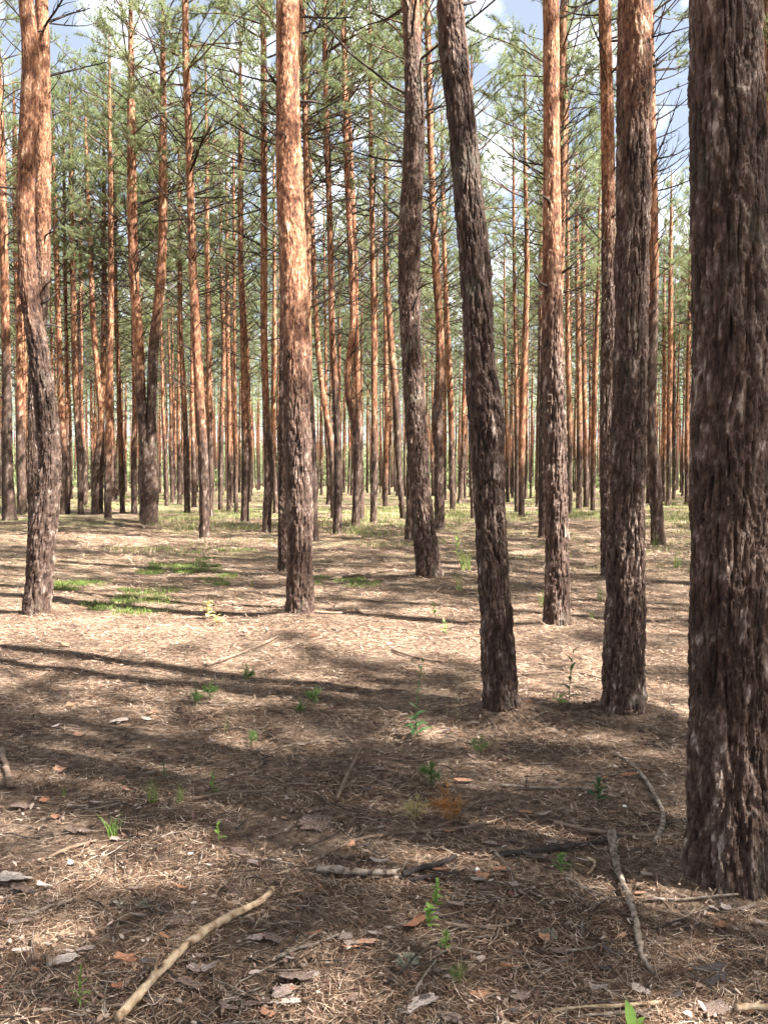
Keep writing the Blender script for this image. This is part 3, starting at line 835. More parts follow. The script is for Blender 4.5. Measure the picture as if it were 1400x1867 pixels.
# ------------------------------------------------------------------ needle litter on the near floor (nobody could count it)
def litter(n, d0, d1, seed):
    rs = np.random.RandomState(seed)
    p = .12
    u = rs.rand(n * 2)
    d = (d0 ** p + u * (d1 ** p - d0 ** p)) ** (1 / p)
    x = rs.uniform(-.56, .56, n * 2) * d
    keep = sstep(.28, .55, fbm(x * 2.2, d * 2.2, 7.5, 3, 71)) > rs.rand(n * 2)     # drifts and bare hollows
    x, d = x[keep][:n], d[keep][:n]; n = len(x)
    a = rs.uniform(0, 2 * math.pi, n)
    L = rs.uniform(.035, .075, n) * np.maximum(1, d / 6.0)
    w = np.maximum(.0008, d * .00025) * rs.uniform(.8, 1.25, n)
    bend = rs.normal(0, .22, n)
    dx, dy = np.cos(a), np.sin(a)
    tilt = rs.normal(.0, .13, n)
    z = ground_z(x, d) + .022 * np.exp(-((x / 7) ** 2 + ((d - 5) / 7) ** 2)) * (fbm(x * 8, d * 8, 1.5, 3, 31) - .5) + rs.uniform(.0005, .018, n)
    k = []
    for t in (-.5, 0, .5):
        off = bend * (t * t - .12) * L
        cx = x + dx * t * L - dy * off; cy = d + dy * t * L + dx * off
        cz = z + np.abs(tilt) * (t + .5) * L
        ww = w * (1 if t < .4 else .35)
        k.append(np.stack([cx - dy * ww, cy + dx * ww, cz], -1)); k.append(np.stack([cx + dy * ww, cy - dx * ww, cz + w * .3], -1))
    co = np.stack(k, 1).reshape(-1, 3)
    b = np.arange(n)[:, None] * 6
    q = np.concatenate([b + np.array([0, 1, 3, 2]), b + np.array([2, 3, 5, 4])], 1).reshape(-1)
    return np_mesh('pine_needle_litter', co, q, 4, [M_LITTER], None, False)
obj('pine_needle_litter', litter(155000, 2.1, 30.0, 21), kind='stuff', label='brown carpet of fallen pine needles on the near floor', category='needle litter')

def twig_litter(n, seed):
    rr = random.Random(seed); mb = MB()
    for _ in range(n):
        d = 2.2 * (30 / 2.2) ** rr.random(); x = rr.uniform(-.55, .55) * d
        a = rr.uniform(0, 6.28); L = rr.uniform(.06, .34) * max(1, d / 14); r = rr.uniform(.0013, .0040) * max(1, d / 8)
        pts = []
        for i in range(4):
            a += rr.uniform(-.35, .35)
            pts.append((x, d, float(ground_z(x, d)) + rr.uniform(.004, .02)))
            x += math.cos(a) * L / 3; d += math.sin(a) * L / 3
        mb.tube(pts, [r, r * .9, r * .75, r * .5], 4, rr.choice([0, 0, 1, 1, 2]))
    return mb.mesh('twig_litter', [M_BROWNST, M_GREYST, M_CHAR])
obj('twig_litter', twig_litter(3400, 4), kind='stuff', label='small broken twigs strewn over the needle carpet', category='twig litter')

# ------------------------------------------------------------------ grass and moss beyond the clearing (nobody could count it)
def blades(name, spots, mats, seed, ln, wd, per, spreadr, lean=.45):
    """spots: (x, y, radius, weight)"""
    rs = np.random.RandomState(seed); C = []
    for (x, y, rad, wt) in spots:
        n = int(per * wt)
        r = rad * np.sqrt(rs.rand(n)); a = rs.uniform(0, 6.283, n)
        C.append(np.stack([x + r * np.cos(a) * 1.6, y + r * np.sin(a), rs.uniform(.6, 1.25, n)], -1))
    C = np.concatenate(C); n = len(C)
    a = rs.uniform(0, 6.283, n); L = ln * C[:, 2]
    x, y = C[:, 0], C[:, 1]; z = ground_z(x, y)
    lx, ly = np.cos(a) * lean * rs.rand(n), np.sin(a) * lean * rs.rand(n)
    w = wd * rs.uniform(.7, 1.3, n) * np.maximum(1, y / 14.0); b = rs.uniform(0, 6.283, n); sx, sy = np.cos(b) * w, np.sin(b) * w
    v = np.stack([np.stack([x - sx, y - sy, z - .01], -1), np.stack([x + sx, y + sy, z - .01], -1),
                  np.stack([x + lx * L * .45 + sx * .7, y + ly * L * .45 + sy * .7, z + L * .6], -1), np.stack([x + lx * L * .45 - sx * .7, y + ly * L * .45 - sy * .7, z + L * .6], -1),
                  np.stack([x + lx * L * 1.2, y + ly * L * 1.2, z + L * .92], -1)], 1).reshape(-1, 3)
    i = np.arange(n)[:, None] * 5
    loops = np.concatenate([i + np.array([0, 1, 2, 3]), i + np.array([3, 2, 4])], 1).reshape(-1)
    sizes = np.tile([4, 3], n)
    mi = np.repeat(rs.randint(0, len(mats), n), 2)
    return np_mesh(name, v, loops, sizes, mats, mi, False)
def px_spots(lst):
    out = []
    for (u, v, rad, wt) in lst:
        p, t = at_ground(u, v); out.append((p[0], p[1], rad, wt))
    return out
rs = random.Random(77)
gl = []
for (u0, u1, v0, v1, n) in [(350, 520, 930, 968, 26), (560, 720, 925, 975, 34), (700, 860, 920, 962, 34), (880, 1000, 915, 950, 14), (1190, 1262, 915, 975, 24), (0, 40, 905, 945, 8), (290, 360, 935, 965, 10), (1030, 1110, 918, 960, 14), (120, 260, 905, 930, 12), (640, 1260, 900, 916, 16), (0, 640, 898, 914, 14), (620, 900, 975, 1000, 5), (900, 1260, 980, 1050, 7), (150, 500, 985, 1010, 5)]:
    for _ in range(n): gl.append((rs.uniform(u0, u1), rs.uniform(v0, v1), rs.uniform(.25, .9), rs.uniform(.5, 1.2)))
obj('grass', blades('grass', px_spots(gl), [M_GRASS, M_DRYGR], 31, .16, .0035, 105, 1), kind='stuff', label='sunlit yellow-green grass between the pine feet in mid-wood', category='grass')
ml = []
for (u0, u1, v0, v1, n) in [(270, 400, 1028, 1048, 15), (95, 175, 1060, 1080, 10), (225, 300, 1078, 1100, 8), (330, 420, 1050, 1075, 5), (150, 280, 1100, 1125, 5), (240, 560, 1000, 1030, 6), (560, 700, 1050, 1075, 5)]:
    for _ in range(n): ml.append((rs.uniform(u0, u1), rs.uniform(v0, v1), rs.uniform(.08, .22), rs.uniform(.5, 1.2)))
obj('moss', blades('moss', px_spots(ml), [M_MOSS, M_MOSS, M_HERB], 33, .06, .003, 260, 1, .9), kind='stuff', label='low bright green moss and sprouts in the clearing', category='moss')

# pale shrubs far behind, one mass
def far_brush():
    rs_ = np.random.RandomState(5); P = []; D = []
    for k in range(120, 480):
        y = rs_.uniform(100, 190); x = rs_.uniform(-.5, .5) * y; h = rs_.uniform(.8, 5.0)
        if k > 200: y = rs_.uniform(165, 205); x = rs_.uniform(-.5, .5) * y; h = rs_.uniform(6, 12)
        w = h * rs_.uniform(.5, .9)
        n = int(60 * h)
        q = rs_.normal(0, 1, (n, 3)); q /= np.linalg.norm(q, axis=1)[:, None]; q *= rs_.uniform(.55, 1, (n, 1))
        P.append(np.stack([x + q[:, 0] * w, y + q[:, 1] * w, np.maximum(.05, h * .5 + q[:, 2] * h * .5)], -1)); D.append(q * .6 + np.array([0, 0, .5]))
    P = np.concatenate(P); D = np.concatenate(D)
    v = tri_needles(P, D, 1, .45, .13, .5, rs_)
    return np_mesh('undergrowth', v, np.arange(len(v)), 3, [M_NEEDLE], None, False)
obj('undergrowth', far_brush(), kind='stuff', label='pale green brush glimpsed between the farthest trunks', category='undergrowth')

# ------------------------------------------------------------------ sticks on the floor, each its own thing
STICKS = [
 ('long pale barkless stick lying diagonally at the bottom of the clearing', [(215, 1875), (260, 1822), (300, 1780), (345, 1735), (412, 1690), (455, 1668), (482, 1652), (497, 1634)], 17, 11, 'P'),
 ('thick grey weathered stick bent like a bow beside the massive trunk', [(1114, 1530), (1118, 1560), (1124, 1595), (1145, 1650), (1158, 1690), (1165, 1735), (1172, 1762), (1192, 1790)], 15, 8, 'G'),
 ('short pale snapped log with flat sawn-looking end', [(577, 1597), (620, 1600), (670, 1603), (722, 1603)], 14, 10, 'G'),
 ('black rotten wood piece continuing the short pale log', [(735, 1607), (765, 1596), (795, 1588), (832, 1572)], 12, 7, 'C'),
 ('second black rotten splinter beneath the rotten wood piece', [(745, 1612), (790, 1604), (835, 1598)], 9, 6, 'C'),
 ('long thin branch with pale end above the short log', [(586, 1567), (650, 1538), (700, 1528), (780, 1521), (850, 1514), (900, 1502), (940, 1486)], 8, 4, 'B'),
 ('reddish brown stick with dark knotty end in the sunny band', [(378, 1216), (410, 1205), (445, 1192), (480, 1177), (505, 1165)], 7, 5, 'B'),
 ('brown branch with pale forked tip left of the yellow seedling', [(352, 1462), (420, 1450), (490, 1447), (530, 1434), (595, 1438)], 7, 3, 'B'),
 ('long curved brown root-like twig touching the long pale stick', [(0, 1812), (60, 1818), (110, 1826), (160, 1838), (205, 1842), (245, 1836)], 5, 6, 'B'),
 ('slim grey twig just right of the long pale stick tip', [(498, 1757), (540, 1737), (580, 1726), (617, 1710)], 7, 5, 'G'),
 ('thin curved twig like a smile in the shaded middle floor', [(490, 1342), (520, 1357), (550, 1361), (590, 1350), (620, 1341), (650, 1352)], 4, 2, 'B'),
 ('thin forked twig by a pale bark heap on the shaded floor', [(215, 1332), (260, 1332), (290, 1338), (312, 1362)], 4, 2, 'B'),
 ('crooked stick with whitish broken end left of the massive trunk', [(1194, 1541), (1208, 1510), (1205, 1480), (1190, 1450), (1165, 1412), (1120, 1376)], 10, 5, 'G'),
 ('pale straight twig lying level above the grey bow stick', [(910, 1436), (970, 1441), (1030, 1441), (1112, 1447)], 5, 5, 'G'),
 ('dark branch running level to the massive trunk foot', [(1010, 1505), (1060, 1518), (1120, 1526), (1190, 1530), (1255, 1527)], 8, 8, 'B'),
 ('dark half-buried branch behind the grey bark plate', [(912, 1566), (960, 1560), (1010, 1554), (1060, 1546), (1112, 1538)], 10, 7, 'C'),
 ('thin pale twig stretched below the massive trunk foot', [(1185, 1644), (1240, 1646), (1290, 1641), (1345, 1636)], 5, 4, 'G'),
 ('slender slanting twig left of the grey bow stick', [(1030, 1606), (1065, 1624), (1110, 1644)], 5, 4, 'G'),
 ('pale thin twig standing out near a dark knot', [(903, 1560), (920, 1580), (933, 1604), (940, 1638)], 5, 3, 'G'),
 ('grey-brown twig pair end near the left edge', [(48, 1678), (90, 1660), (140, 1644)], 7, 6, 'G'),
 ('dead upright stump twig at the left edge', [(4, 1372), (10, 1400), (20, 1440)], 10, 10, 'B'),
 ('short brown twig above the white mushroom cap', [(88, 1570), (130, 1552), (176, 1538)], 7, 5, 'B'),
 ('forked dark stick pointing away in the shaded middle', [(658, 1370), (645, 1395), (628, 1432), (614, 1464)], 6, 8, 'B'),
 ('pale crossing twig at the bottom beside bark curls', [(742, 1840), (765, 1800), (795, 1757)], 6, 5, 'G'),
 ('bundle-like pale stick in the bright bottom corner', [(1005, 1853), (1060, 1845), (1120, 1842), (1205, 1836)], 9, 7, 'P'),
 ('second pale stick along the bright bottom corner', [(1050, 1862), (1110, 1856), (1190, 1850)], 6, 6, 'G'),
 ('thin dark twig in the sunny band before the bent pine', [(714, 1188), (760, 1202), (812, 1211)], 4, 4, 'B'),
 ('fine twig on the sunny floor between bent and straight pines', [(950, 1233), (1000, 1229), (1050, 1229), (1100, 1241)], 3, 3, 'B'),
 ('small slanting twig at the foot of the mound pine', [(776, 1096), (795, 1080), (813, 1064)], 3, 3, 'B'),
 ('small pale twig lying near the broad grass tuft', [(165, 1481), (200, 1474), (232, 1466)], 4, 3, 'G'),
 ('grey branch lying on the litter under the bark plate pile', [(810, 1690), (850, 1698), (900, 1697), (940, 1690)], 9, 6, 'B'),
 ('curved thin root twig below the grey branch', [(1020, 1740), (1060, 1738), (1105, 1727)], 6, 4, 'G'),
 ('thin straight twig from the short log to the grey bow stick', [(1070, 1570), (1085, 1580), (1072, 1600)], 6, 5, 'P'),
 ('dark fallen branch behind the bright orange pine foot', [(572, 1118), (620, 1120), (680, 1116), (720, 1122)], 4, 3, 'B'),
 ('brushy dead branch on the shaded floor left of the mound pine', [(600, 1058), (660, 1050), (720, 1040)], 6, 3, 'B'),
 ('twig lying across the sunlit floor by the bent pine foot', [(700, 1385), (760, 1392), (800, 1380)], 4, 3, 'B'),
 ('short pale stick at the lower right corner', [(1340, 1855), (1370, 1852), (1405, 1856)], 14, 12, 'P'),
 ('thin twig below the orange bark strip', [(770, 1715), (820, 1704), (850, 1690)], 4, 3, 'G'),
 ('twig by the shaded moss at left', [(100, 1042), (150, 1044), (200, 1040)], 3, 2, 'B'),
]
SM = {'P': M_PALEST, 'G': M_GREYST, 'B': M_BROWNST, 'C': M_CHAR}
for i, (label, pl, w0, w1, k) in enumerate(STICKS):
    rr = random.Random(5000 + i)
    P, rad = [], []
    n = len(pl); sub = 5
    for j in range((n - 1) * sub + 1):
        a = min(n - 2, j // sub); f = j / sub - a
        p0, p1, p2, p3 = pl[max(a - 1, 0)], pl[a], pl[a + 1], pl[min(a + 2, n - 1)]
        uv = [.5 * (2 * p1[c] + (p2[c] - p0[c]) * f + (2 * p0[c] - 5 * p1[c] + 4 * p2[c] - p3[c]) * f * f + (3 * p1[c] - p0[c] - 3 * p2[c] + p3[c]) * f ** 3) for c in (0, 1)]
        p, t = at_ground(*uv)
        r = (w0 + (w1 - w0) * j / ((n - 1) * sub)) / F_PX * t / 2
        P.append(Vector(p) + Vector((rr.uniform(-.25, .25) * r, rr.uniform(-.25, .25) * r, r * .55 + .011 + (.012 if w0 > 10 else 0)))); rad.append(r * (1 + .16 * math.sin(j * .55 + i) * math.sin(j * .23 + 2 * i) + rr.uniform(-.04, .04) + (.30 if rr.random() < .07 else 0)))
    o0 = P[0].copy()
    mb = MB(); mb.tube([p - o0 for p in P], rad, 10 if w0 > 9 else 6, 0, True, .13, rr)
    root = obj('fallen_stick', mb.mesh('fallen_stick', [SM[k]]), None, tuple(o0), label=label, category='stick', group='fallen sticks')
    for _ in range(0 if k == 'C' else rr.choice([0, 1, 2]) if w0 < 9 else 2):     # side stubs
        j = rr.randrange(2, len(P) - 1); ax = (P[j] - P[j - 1]).normalized()
        sd = (ax + Vector((rr.uniform(-1, 1), rr.uniform(-1, 1), rr.uniform(0, .4)))).normalized()
        L = rr.uniform(.03, .07) if w0 > 9 else rr.uniform(.06, .16)
        mb = MB(); q = P[j] - o0
        mb.tube([q, q + sd * L * .5, q + (sd + Vector((0, 0, -.05))) * L], [rad[j] * .5, rad[j] * .4, rad[j] * .2], 5)
        obj('twig', mb.mesh('twig', [SM[k]]), root)

# ------------------------------------------------------------------ bark scraps on the floor, each its own thing
BIG = [
 ('pale ragged bark strip left of the long pale stick', 330, 1686, 58, 'S'), ('grey jagged bark flake close under the long pale stick', 370, 1776, 66, 'S'), ('pinkish bark flake below the jagged grey one', 352, 1805, 48, 'S'),
 ('large silvery bark sheet with upturned white edge', 545, 1790, 76, 'S'), ('grey torn bark sheet beside the upturned one', 520, 1815, 50, 'S'), ('long pale bark strip near the shaded forked stick', 572, 1509, 78, 'S'),
 ('whitish bark flake at the far left edge', 28, 1610, 70, 'S'), ('bigger grey bark slab at the left edge', 45, 1628, 50, 'S'), ('orange curled bark piece right of the slim grey twig', 665, 1726, 56, 'O'), ('dark red bark piece touching the orange curl', 640, 1735, 34, 'O'),
 ('grey square bark plate standing on edge', 973, 1568, 36, 'D'), ('dark hollow bark chunk near the bottom corner', 1292, 1775, 56, 'D'), ('lower dark half of the hollow bark chunk', 1306, 1795, 44, 'D'), ('orange flat bark strip left of the leafy sprig', 752, 1692, 48, 'O'),
 ('pale bark flake in the sun beside the long stick', 462, 1717, 38, 'S'), ('yellowish bark flake paired with the pale one', 498, 1718, 36, 'S'), ('small orange bark chip in the lower left shade', 228, 1754, 36, 'O'), ('grey oval bark flake near the grey bow stick', 1118, 1745, 36, 'D'),
 ('bright orange chip beside the grey bow stick', 1132, 1714, 22, 'O'), ('pale lit bark flake on the sunny needles', 437, 1560, 34, 'S'), ('torn grey bark in the lower left shade', 118, 1757, 50, 'S'), ('pale sheet of bark under the jagged sheets', 470, 1836, 44, 'S'),
 ('pale bark flake at the bottom near the stick end', 422, 1832, 40, 'S'), ('light bark heap in the middle shade', 215, 1318, 40, 'S'), ('long bark strip at the bottom centre', 760, 1842, 70, 'S'), ('white bark fragment near the pale crossing twig', 818, 1866, 40, 'S'),
 ('orange bark chip by the rust seedling', 845, 1428, 34, 'O'), ('whitish pair of chips right of the black wood', 866, 1596, 16, 'S'), ('pale bark curl right of the leafy sprig', 830, 1655, 30, 'S'), ('rounded tan bark chip beside the massive trunk', 1144, 1418, 30, 'O'),
 ('tawny bark curl by the thin branch', 958, 1486, 30, 'O'), ('pink bark flake in front of the pale log', 690, 1577, 36, 'S'), ('sunlit bark scrap at the bottom right corner', 1300, 1850, 60, 'S'), ('grey bark flake left of the broad grass tuft', 145, 1475, 30, 'S'),
 ('pale flat bark on the shaded needles near left stub', 40, 1475, 36, 'S'), ('grey bark flake between the pine cones', 1020, 1742, 34, 'S'),
]
def put_scrap(label, u, v, w, kind, group, rr):
    p, t = at_ground(u, v); s = w / F_PX * t
    src = {'S': SCRAPS, 'O': SCRAPSO, 'D': SCRAPD}[kind]
    obj('bark_scrap', rr.choice(src), None, (p[0], p[1], p[2] + .015 + s * .05), (rr.uniform(-.22, .22), rr.uniform(-.22, .22), rr.uniform(-.5, .5) + rr.choice([0, math.pi])), (s * 1.15, s * 1.15, s * .8), label=label, category='bark', group=group)
rr = random.Random(61)
for (lab, u, v, w, k) in BIG: put_scrap(lab, u, v, w, k, 'large bark scraps', rr)
for i in range(325):
    v = 1130 + 730 * rr.random() ** .8; u = rr.uniform(-20, 1420)
    w = rr.uniform(13, 38) * (.35 + .65 * (v - 1000) / 860)
    if 1240 < u and v < 1640: continue
    if i % 4 == 0:
        tx, ty = HAND[i // 4 % 7]; vv = np.array([tx + rr.gauss(0, .35), ty + rr.gauss(-.1, .3), 0]) - CAM
        fz = float(vv @ FW); u, v = 700 + vv[0] / fz * F_PX, 933.5 - float(vv @ UP) / fz * F_PX
        w = rr.uniform(.02, .05) / fz * F_PX
    put_scrap('small bark flake lying loose among the fallen needles', u, v, w, rr.choice('SSSSSOOD'), 'small bark flakes on the floor', rr)

# ------------------------------------------------------------------ cones, mushroom cap, pebbles
def cone_mesh():
    mb = MB(); rr = random.Random(3)
    for i in range(46):
        f = i / 45; th = i * 2.39996; r = .5 * math.sin(math.pi * (.12 + .80 * f)) ** .8 * .8; x = -.7 + 1.4 * f
        d = Vector((.45, math.cos(th), math.sin(th))).normalized(); c = Vector((x, math.cos(th) * r * .55, math.sin(th) * r * .55))
        s = Vector((0, -math.sin(th), math.cos(th))); n = d.cross(s)
        e = c + d * (.28 + .12 * math.sin(math.pi * f))
        w = .15
        v = [c - s * w * .5, c + s * w * .5, e + s * w, e - s * w, e + n * .07 + d * .02, c + n * .05]
        mb.add([tuple(q) for q in v], [(0, 1, 2, 3), (3, 2, 4), (1, 5, 4, 2), (0, 3, 4, 5)])
    mb.tube([(-.75, 0, 0), (-.3, 0, 0), (.4, 0, 0), (.72, 0, 0)], [.1, .26, .24, .05], 7)
    return mb.mesh('pine_cone', [M_CONE])
CONE = cone_mesh()
for (lab, u, v) in [('open pine cone in the shade left of the long pale stick', 263, 1783), ('pine cone lying right of the bottom bark strip', 985, 1744), ('pale pine cone at the bottom by the bark strip', 778, 1832), ('pine cone near the orange curled bark', 470, 1755), ('pine cone on the sunny band by the reddish stick', 487, 1153)]:
    p, t = at_ground(u, v)
    obj('pine_cone', CONE, None, (p[0], p[1], p[2] + .020), (rr.uniform(0, 6), .1, rr.uniform(0, 6)), .027, label=lab, category='pine cone', group='pine cones')
def cap_mesh():
    mb = MB(); v, f = [], []; n = 14
    prof = [(.0, .55), (.5, .50), (.85, .32), (1, .08), (.92, 0), (.3, .02), (.22, -.6), (0, -.62)]
    for (r, z) in prof:
        for k in range(n): v.append((r * math.cos(6.2832 * k / n), r * math.sin(6.2832 * k / n), z))
    for i in range(len(prof) - 1):
        for k in range(n): f.append((i * n + k, (i + 1) * n + k, (i + 1) * n + (k + 1) % n, i * n + (k + 1) % n))
    mb.add(v, f); return mb.mesh('mushroom', [M_WHITE])
CAP = cap_mesh()
for (lab, u, v, w) in [('tiny white mushroom cap below the short brown twig', 129, 1580, 11), ('white dot of a cap right of the black rotten wood', 870, 1592, 9), ('white cap among the twigs by the bow stick', 1138, 1476, 8)]:
    p, t = at_ground(u, v); s = w / F_PX * t / 2
    obj('mushroom', CAP, None, (p[0], p[1], p[2] + s * .9 + .006), (.3, .1, 0), s, label=lab, category='mushroom')

# ------------------------------------------------------------------ small plants, each its own thing
def leaf_mesh(L, w, curl, mat, seed):
    mb = MB(); rr = random.Random(seed); n = 6; v, f = [], []
    for i in range(n + 1):
        t = i / n; ww = w * (math.sin(math.pi * min(1, t * .92 + .08)) ** .8) * .5 + .0004
        x = L * t; z = L * (.25 * t - curl * t * t)
        v += [(x, -ww, z + ww * .5), (x, 0, z), (x, ww, z + ww * .5)]
    for i in range(n):
        for k in (0, 1): f.append((i * 3 + k, i * 3 + k + 1, i * 3 + k + 4, i * 3 + k + 3))
    mb.add(v, f); return mb.mesh('leaf', [mat])
def px_size(u, v, px):
    p, t = at_ground(u, v); return p, px / F_PX * t
def leafy(label, u, v, hpx, nl, lpx, mat, seed, cat='plant', wr=.22, up=.5, tilt=0.0):
    rr = random.Random(seed); p, h = px_size(u, v, hpx); _, L = px_size(u, v, lpx)
    root = obj('leafy_plant', None, None, tuple(p), label=label, category=cat, group='small leafy plants')
    mb = MB(); tx, ty = rr.uniform(-.12, .12) + tilt, rr.uniform(-.1, .1)
    P = [(tx * h * f * f, ty * h * f * f, h * f - .01) for f in (0, .3, .6, .85, 1)]
    mb.tube(P, [.0030, .0027, .0022, .0016, .001], 5); obj('stem', mb.mesh('stem', [mat]), root)
    ms = [leaf_mesh(L * s, L * wr, rr.uniform(.2, .7), mat, seed + i) for i, s in enumerate((1, .8, .6))]
    for i in range(nl):
        f = .12 + .88 * (i + .5) / nl
        q = (tx * h * f * f, ty * h * f * f, h * f - .01)
        obj('leaf', ms[0 if f < .5 else 1 if f < .8 else 2], root, q, (0, -rr.uniform(.1, .7) - up * f, i * 2.4 + rr.uniform(-.4, .4)))
def seedling(label, u, v, hpx, mat, seed, n=220):
    rs_ = np.random.RandomState(seed); rr = random.Random(seed); p, h = px_size(u, v, hpx)
    root = obj('pine_seedling', None, None, tuple(p), label=label, category='seedling', group='pine seedlings')
    mb = MB(); mb.tube([(0, 0, -.01), (.02 * h, 0, h * .5), (.05 * h, 0, h * .9)], [.003, .0025, .0015], 5)
    P = [(.05 * h * t * t, 0, h * t * .9) for t in np.linspace(.25, 1, 10)]; D = [(0, 0, 1)] * 10
    for k in range(4):
        a = rr.uniform(0, 6.28); b = h * rr.uniform(.25, .55); e = (math.cos(a) * h * .35, math.sin(a) * h * .35, b + h * .22)
        mb.tube([(0, 0, b), e], [.002, .001], 4)
        for t in np.linspace(.3, 1, 6): P.append((e[0] * t, e[1] * t, b + h * .22 * t)); D.append((math.cos(a) * .7, math.sin(a) * .7, .6))
    obj('stem', mb.mesh('stem', [M_BROWNST]), root)
    v_ = tri_needles(np.array(P), np.array(D, float), max(4, n // len(P)), h * .34, max(.0016, p[1] * .00042), .6, rs_)
    obj('foliage', np_mesh('foliage', v_, np.arange(len(v_)), 3, [mat], None, False), root)
def tuft(label, u, v, hpx, n, mat, seed, wd=.003, spread_=.35):
    rr = random.Random(seed); p, h = px_size(u, v, hpx)
    mb = MB()
    for i in range(n):
        a = rr.uniform(0, 6.28); L = h * rr.uniform(.5, 1.1); ln = rr.uniform(.1, 1) * spread_; b = a + 1.57
        w = wd * rr.uniform(.7, 1.3); sx, sy = math.cos(b) * w, math.sin(b) * w; ox, oy = rr.uniform(-.15, .15) * h, rr.uniform(-.15, .15) * h
        v_, f = [], []
        for k in range(5):
            t = k / 4; r = L * ln * t * t * 1.3; z = L * (t - .35 * ln * t * t) - .008; q = 1 - t * .9
            v_ += [(ox + math.cos(a) * r - sx * q, oy + math.sin(a) * r - sy * q, z), (ox + math.cos(a) * r + sx * q, oy + math.sin(a) * r + sy * q, z)]
        for k in range(4): f.append((2 * k, 2 * k + 1, 2 * k + 3, 2 * k + 2))
        mb.add(v_, f)
    obj('grass_tuft', mb.mesh('grass_tuft', [mat]), None, tuple(p), label=label, category='grass tuft', group='grass tufts')

tuft('broad-bladed pale green grass tuft in the shaded foreground', 203, 1528, 52, 16, M_HERB, 1, .0048, .5)
tuft('wispy green grass clump above the broad-bladed tuft', 280, 1462, 50, 34, M_GRASS, 2, .0018, .5)
tuft('second wispy grass clump beside the first one', 328, 1462, 46, 30, M_GRASS, 3, .0018, .5)
tuft('thin tall grass stalks rising in the shaded middle floor', 410, 1335, 60, 9, M_GRASS, 4, .0016, .25)
tuft('tall dry grass stem arching beside the bent pine', 822, 1305, 95, 7, M_DRYGR, 5, .0018, .4)
tuft('grass clump at the foot of the mound pine', 848, 1040, 60, 60, M_GRASS, 6, .005, .5)
tuft('fresh grass wisps between the mound pine and bent pine', 838, 1075, 45, 20, M_GRASS, 7, .003, .45)
tuft('grass blades hugging the dark half-orange pine foot', 1196, 1000, 34, 24, M_GRASS, 8, .005, .5)
tuft('arching grass right of the straight flaking pine', 1235, 1035, 40, 26, M_GRASS, 9, .004, .6)
tuft('green wisps behind the pale-flaked pine', 988, 1105, 40, 24, M_GRASS, 10, .003, .4)
tuft('pale green wisps between the pale-flaked and flaking pines', 1095, 1095, 42, 26, M_GRASS, 11, .003, .45)
tuft('short fresh grass below the wisps by flaking pine', 1078, 1130, 26, 16, M_GRASS, 12, .003, .5)
tuft('low thin weed clump at the bottom of the leafy sprigs', 832, 1790, 42, 60, M_GRASS, 13, .0016, .8)
tuft('thin arching grass near the lit clearing edge', 460, 1070, 26, 10, M_GRASS, 14, .003, .6)
tuft('dry arching grass at the sunny band centre', 770, 1240, 50, 8, M_DRYGR, 15, .0018, .8)
tuft('short green blades in the left shade', 118, 1452, 26, 12, M_GRASS, 16, .002, .4)
leafy('dark leafy plant with long drooping leaves near the bent pine', 760, 1345, 44, 9, 34, M_DKHERB, 21, up=.1, wr=.28)
leafy('tall slim weed stem rising behind the dark leafy plant', 757, 1325, 130, 8, 20, M_DKHERB, 22, up=.7)
leafy('lone plant with two upright leaves on a thin stem', 1036, 1292, 110, 6, 27, M_DKHERB, 23, up=.9, wr=.25)
leafy('bright sprig of tiny leaves below the black rotten wood', 795, 1655, 52, 15, 15, M_HERB, 24, up=.5, wr=.4)
leafy('bright leafy sprig right below the first sprig', 783, 1690, 40, 15, 20, M_HERB, 25, up=.4, wr=.35)
leafy('small lit sprig above the low weed clump', 811, 1735, 44, 14, 17, M_HERB, 26, up=.5, wr=.35)
leafy('narrow-leaved pale weed standing in the lower left corner', 146, 1838, 78, 16, 22, M_GRASS, 27, up=.9, wr=.14)
leafy('tiny two-leaved sprout right of the broad grass tuft', 400, 1535, 40, 4, 16, M_HERB, 28, up=.5, wr=.4)
leafy('small sprout left of the yellow seedling in shade', 388, 1448, 46, 6, 14, M_HERB, 29, up=.6, wr=.35)
leafy('green weed left of the massive trunk in the shade', 1090, 1465, 48, 16, 24, M_DKHERB, 30, up=.5, wr=.28)
leafy('thin sprig left of the bent pine on lit needles', 793, 1128, 30, 8, 12, M_HERB, 31, up=.6, wr=.3)
leafy('small green sprig by the tall slim weed', 812, 1160, 30, 7, 12, M_HERB, 32, up=.6, wr=.3)
leafy('tall thin green plant on the clearing edge behind', 833, 1020, 50, 10, 16, M_GRASS, 33, up=.7, wr=.25)
leafy('yellowing sapling with pale leaves in the sunny clearing', 380, 1128, 32, 14, 16, M_YELL, 34, up=.3, wr=.5)
leafy('low yellow sapling right beside the taller yellowing one', 396, 1140, 18, 9, 14, M_YELL, 35, up=.2, wr=.5)
leafy('thin shoot on the shaded floor by the light bark heap', 300, 1420, 30, 7, 13, M_DKHERB, 36, up=.6, wr=.25)
leafy('tiny bright sprout in front of the flaking pine', 1020, 1285, 20, 5, 18, M_HERB, 37, up=.2, wr=.4)
leafy('leafy weed on the shaded right-hand floor', 1020, 1588, 34, 14, 22, M_SEED, 38, up=.5, wr=.2)
seedling('feathery green pine seedling in the shadow stripe', 575, 1288, 36, M_SEED, 41)
seedling('pine seedling left of the feathery one', 548, 1302, 24, M_SEED, 42)
seedling('light green pine seedling on the shadow edge', 383, 1278, 34, M_SEED, 43)
seedling('smaller pine seedling paired with the light green one', 357, 1286, 32, M_SEED, 44)
seedling('single pine seedling in the sunny patch by the reddish stick', 449, 1246, 34, M_SEED, 45)
seedling('dark green bushy pine seedling in deep shade', 785, 1436, 48, M_SEED, 46, 320)
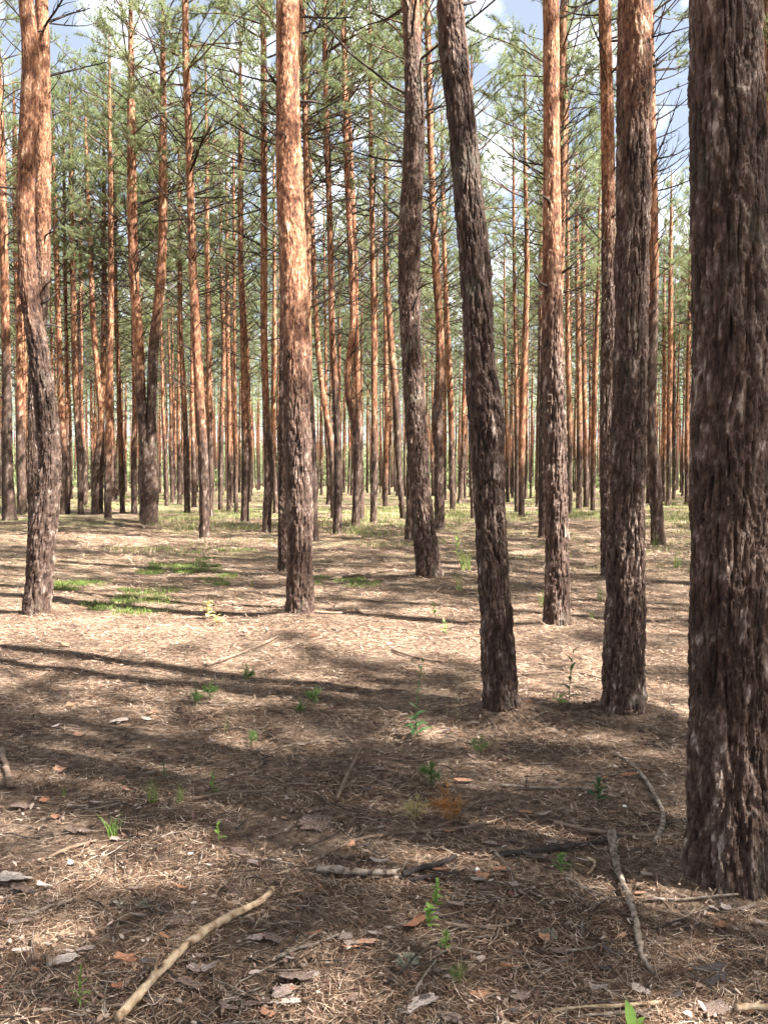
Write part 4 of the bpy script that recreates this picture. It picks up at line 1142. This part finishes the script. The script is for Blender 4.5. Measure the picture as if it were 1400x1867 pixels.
seedling('faded straw-yellow pine seedling in the shade', 759, 1502, 52, M_YELL, 47, 300)
seedling('rust-orange dead pine seedling beside the yellow one', 811, 1496, 70, M_ORNG, 48, 320)
seedling('low orange dead sprig beneath the rust seedling', 826, 1500, 30, M_ORNG, 49, 160)
seedling('dark seedling at the shade edge behind the yellow one', 876, 1378, 36, M_SEED, 50)
seedling('faint seedling near the middle shade', 458, 1362, 30, M_SEED, 51)
# one broad leaf at the bottom edge
p, L = px_size(1150, 1880, 52)
root = obj('leafy_plant', None, None, tuple(p), label='single bright green broad leaf poking up at the bottom edge', category='plant')
lm = leaf_mesh(L, L * .45, .15, M_HERB, 9)
obj('leaf', lm, root, (0, 0, 0), (0, -1.15, 2.0)); obj('leaf', lm, root, (.01, 0, 0), (0, -.6, .4), .6)
# pale lichen cushions
for (lab, u, v, w) in [('pale green lichen cushion left of the long pale stick', 262, 1652, 34), ('grey lichen cushion near the bottom leafy sprigs', 742, 1752, 44), ('grey lichen tuft right of the twig knot', 1000, 1705, 36)]:
    p, s = px_size(u, v, w)
    rs_ = np.random.RandomState(int(u)); n = 260
    q = rs_.normal(0, 1, (n, 3)); q[:, 2] = np.abs(q[:, 2]); q /= np.linalg.norm(q, axis=1)[:, None]
    v_ = tri_needles(q * np.array([.4, .4, .12]) * s, q, 2, s * .16, .0016, .5, rs_)
    obj('lichen', np_mesh('lichen', v_, np.arange(len(v_)), 3, [M_LICH], None, False), None, tuple(p), label=lab, category='lichen', group='lichen cushions')

# ------------------------------------------------------------------ crumbs of bark and leaf strewn over the needles (nobody could count them)
def crumbs(n, seed):
    rs_ = np.random.RandomState(seed)
    d = 2.2 * (16 / 2.2) ** rs_.rand(n); x = rs_.uniform(-.55, .55, n) * d
    z = ground_z(x, d) + rs_.uniform(.010, .024, n)
    s_ = rs_.uniform(.004, .013, n) * np.maximum(1, d / 7); a = rs_.uniform(0, 6.283, n); tl = rs_.normal(0, .35, (n, 2))
    V = []
    for k in range(5):
        th = a + k * 1.2566 + rs_.uniform(-.3, .3, n); r = s_ * rs_.uniform(.35, 1.3, n)
        dx, dy = np.cos(th) * r * 1.3, np.sin(th) * r * .6
        dx, dy = dx * np.cos(a * 3) - dy * np.sin(a * 3), dx * np.sin(a * 3) + dy * np.cos(a * 3)
        V.append(np.stack([x + dx, d + dy, z + dx * tl[:, 0] + dy * tl[:, 1]], -1))
    top = np.stack(V, 1); bot = top - np.array([0, 0, .0025])
    co = np.concatenate([top, bot], 1).reshape(-1, 3); b = np.arange(n)[:, None] * 10
    L = [b + np.arange(5), b + np.array([9, 8, 7, 6, 5])] + [b + np.array([(k + 1) % 5, k, 5 + k, 5 + (k + 1) % 5]) for k in range(5)]
    return np_mesh('bark_crumbs', co, np.concatenate(L, 1).reshape(-1), np.tile([5, 5, 4, 4, 4, 4, 4], n), [M_CRUMB], None, False)
M_CRUMB = mk_leaf('crumb_chips', [(0, (.06, .035, .025)), (.4, (.22, .13, .09)), (.8, (.32, .235, .185)), (1, (.52, .43, .36))], .05, 0, .8)
obj('bark_crumbs', crumbs(9000, 17), kind='stuff', label='pale crumbs of bark and leaf sprinkled over the needle carpet', category='debris')
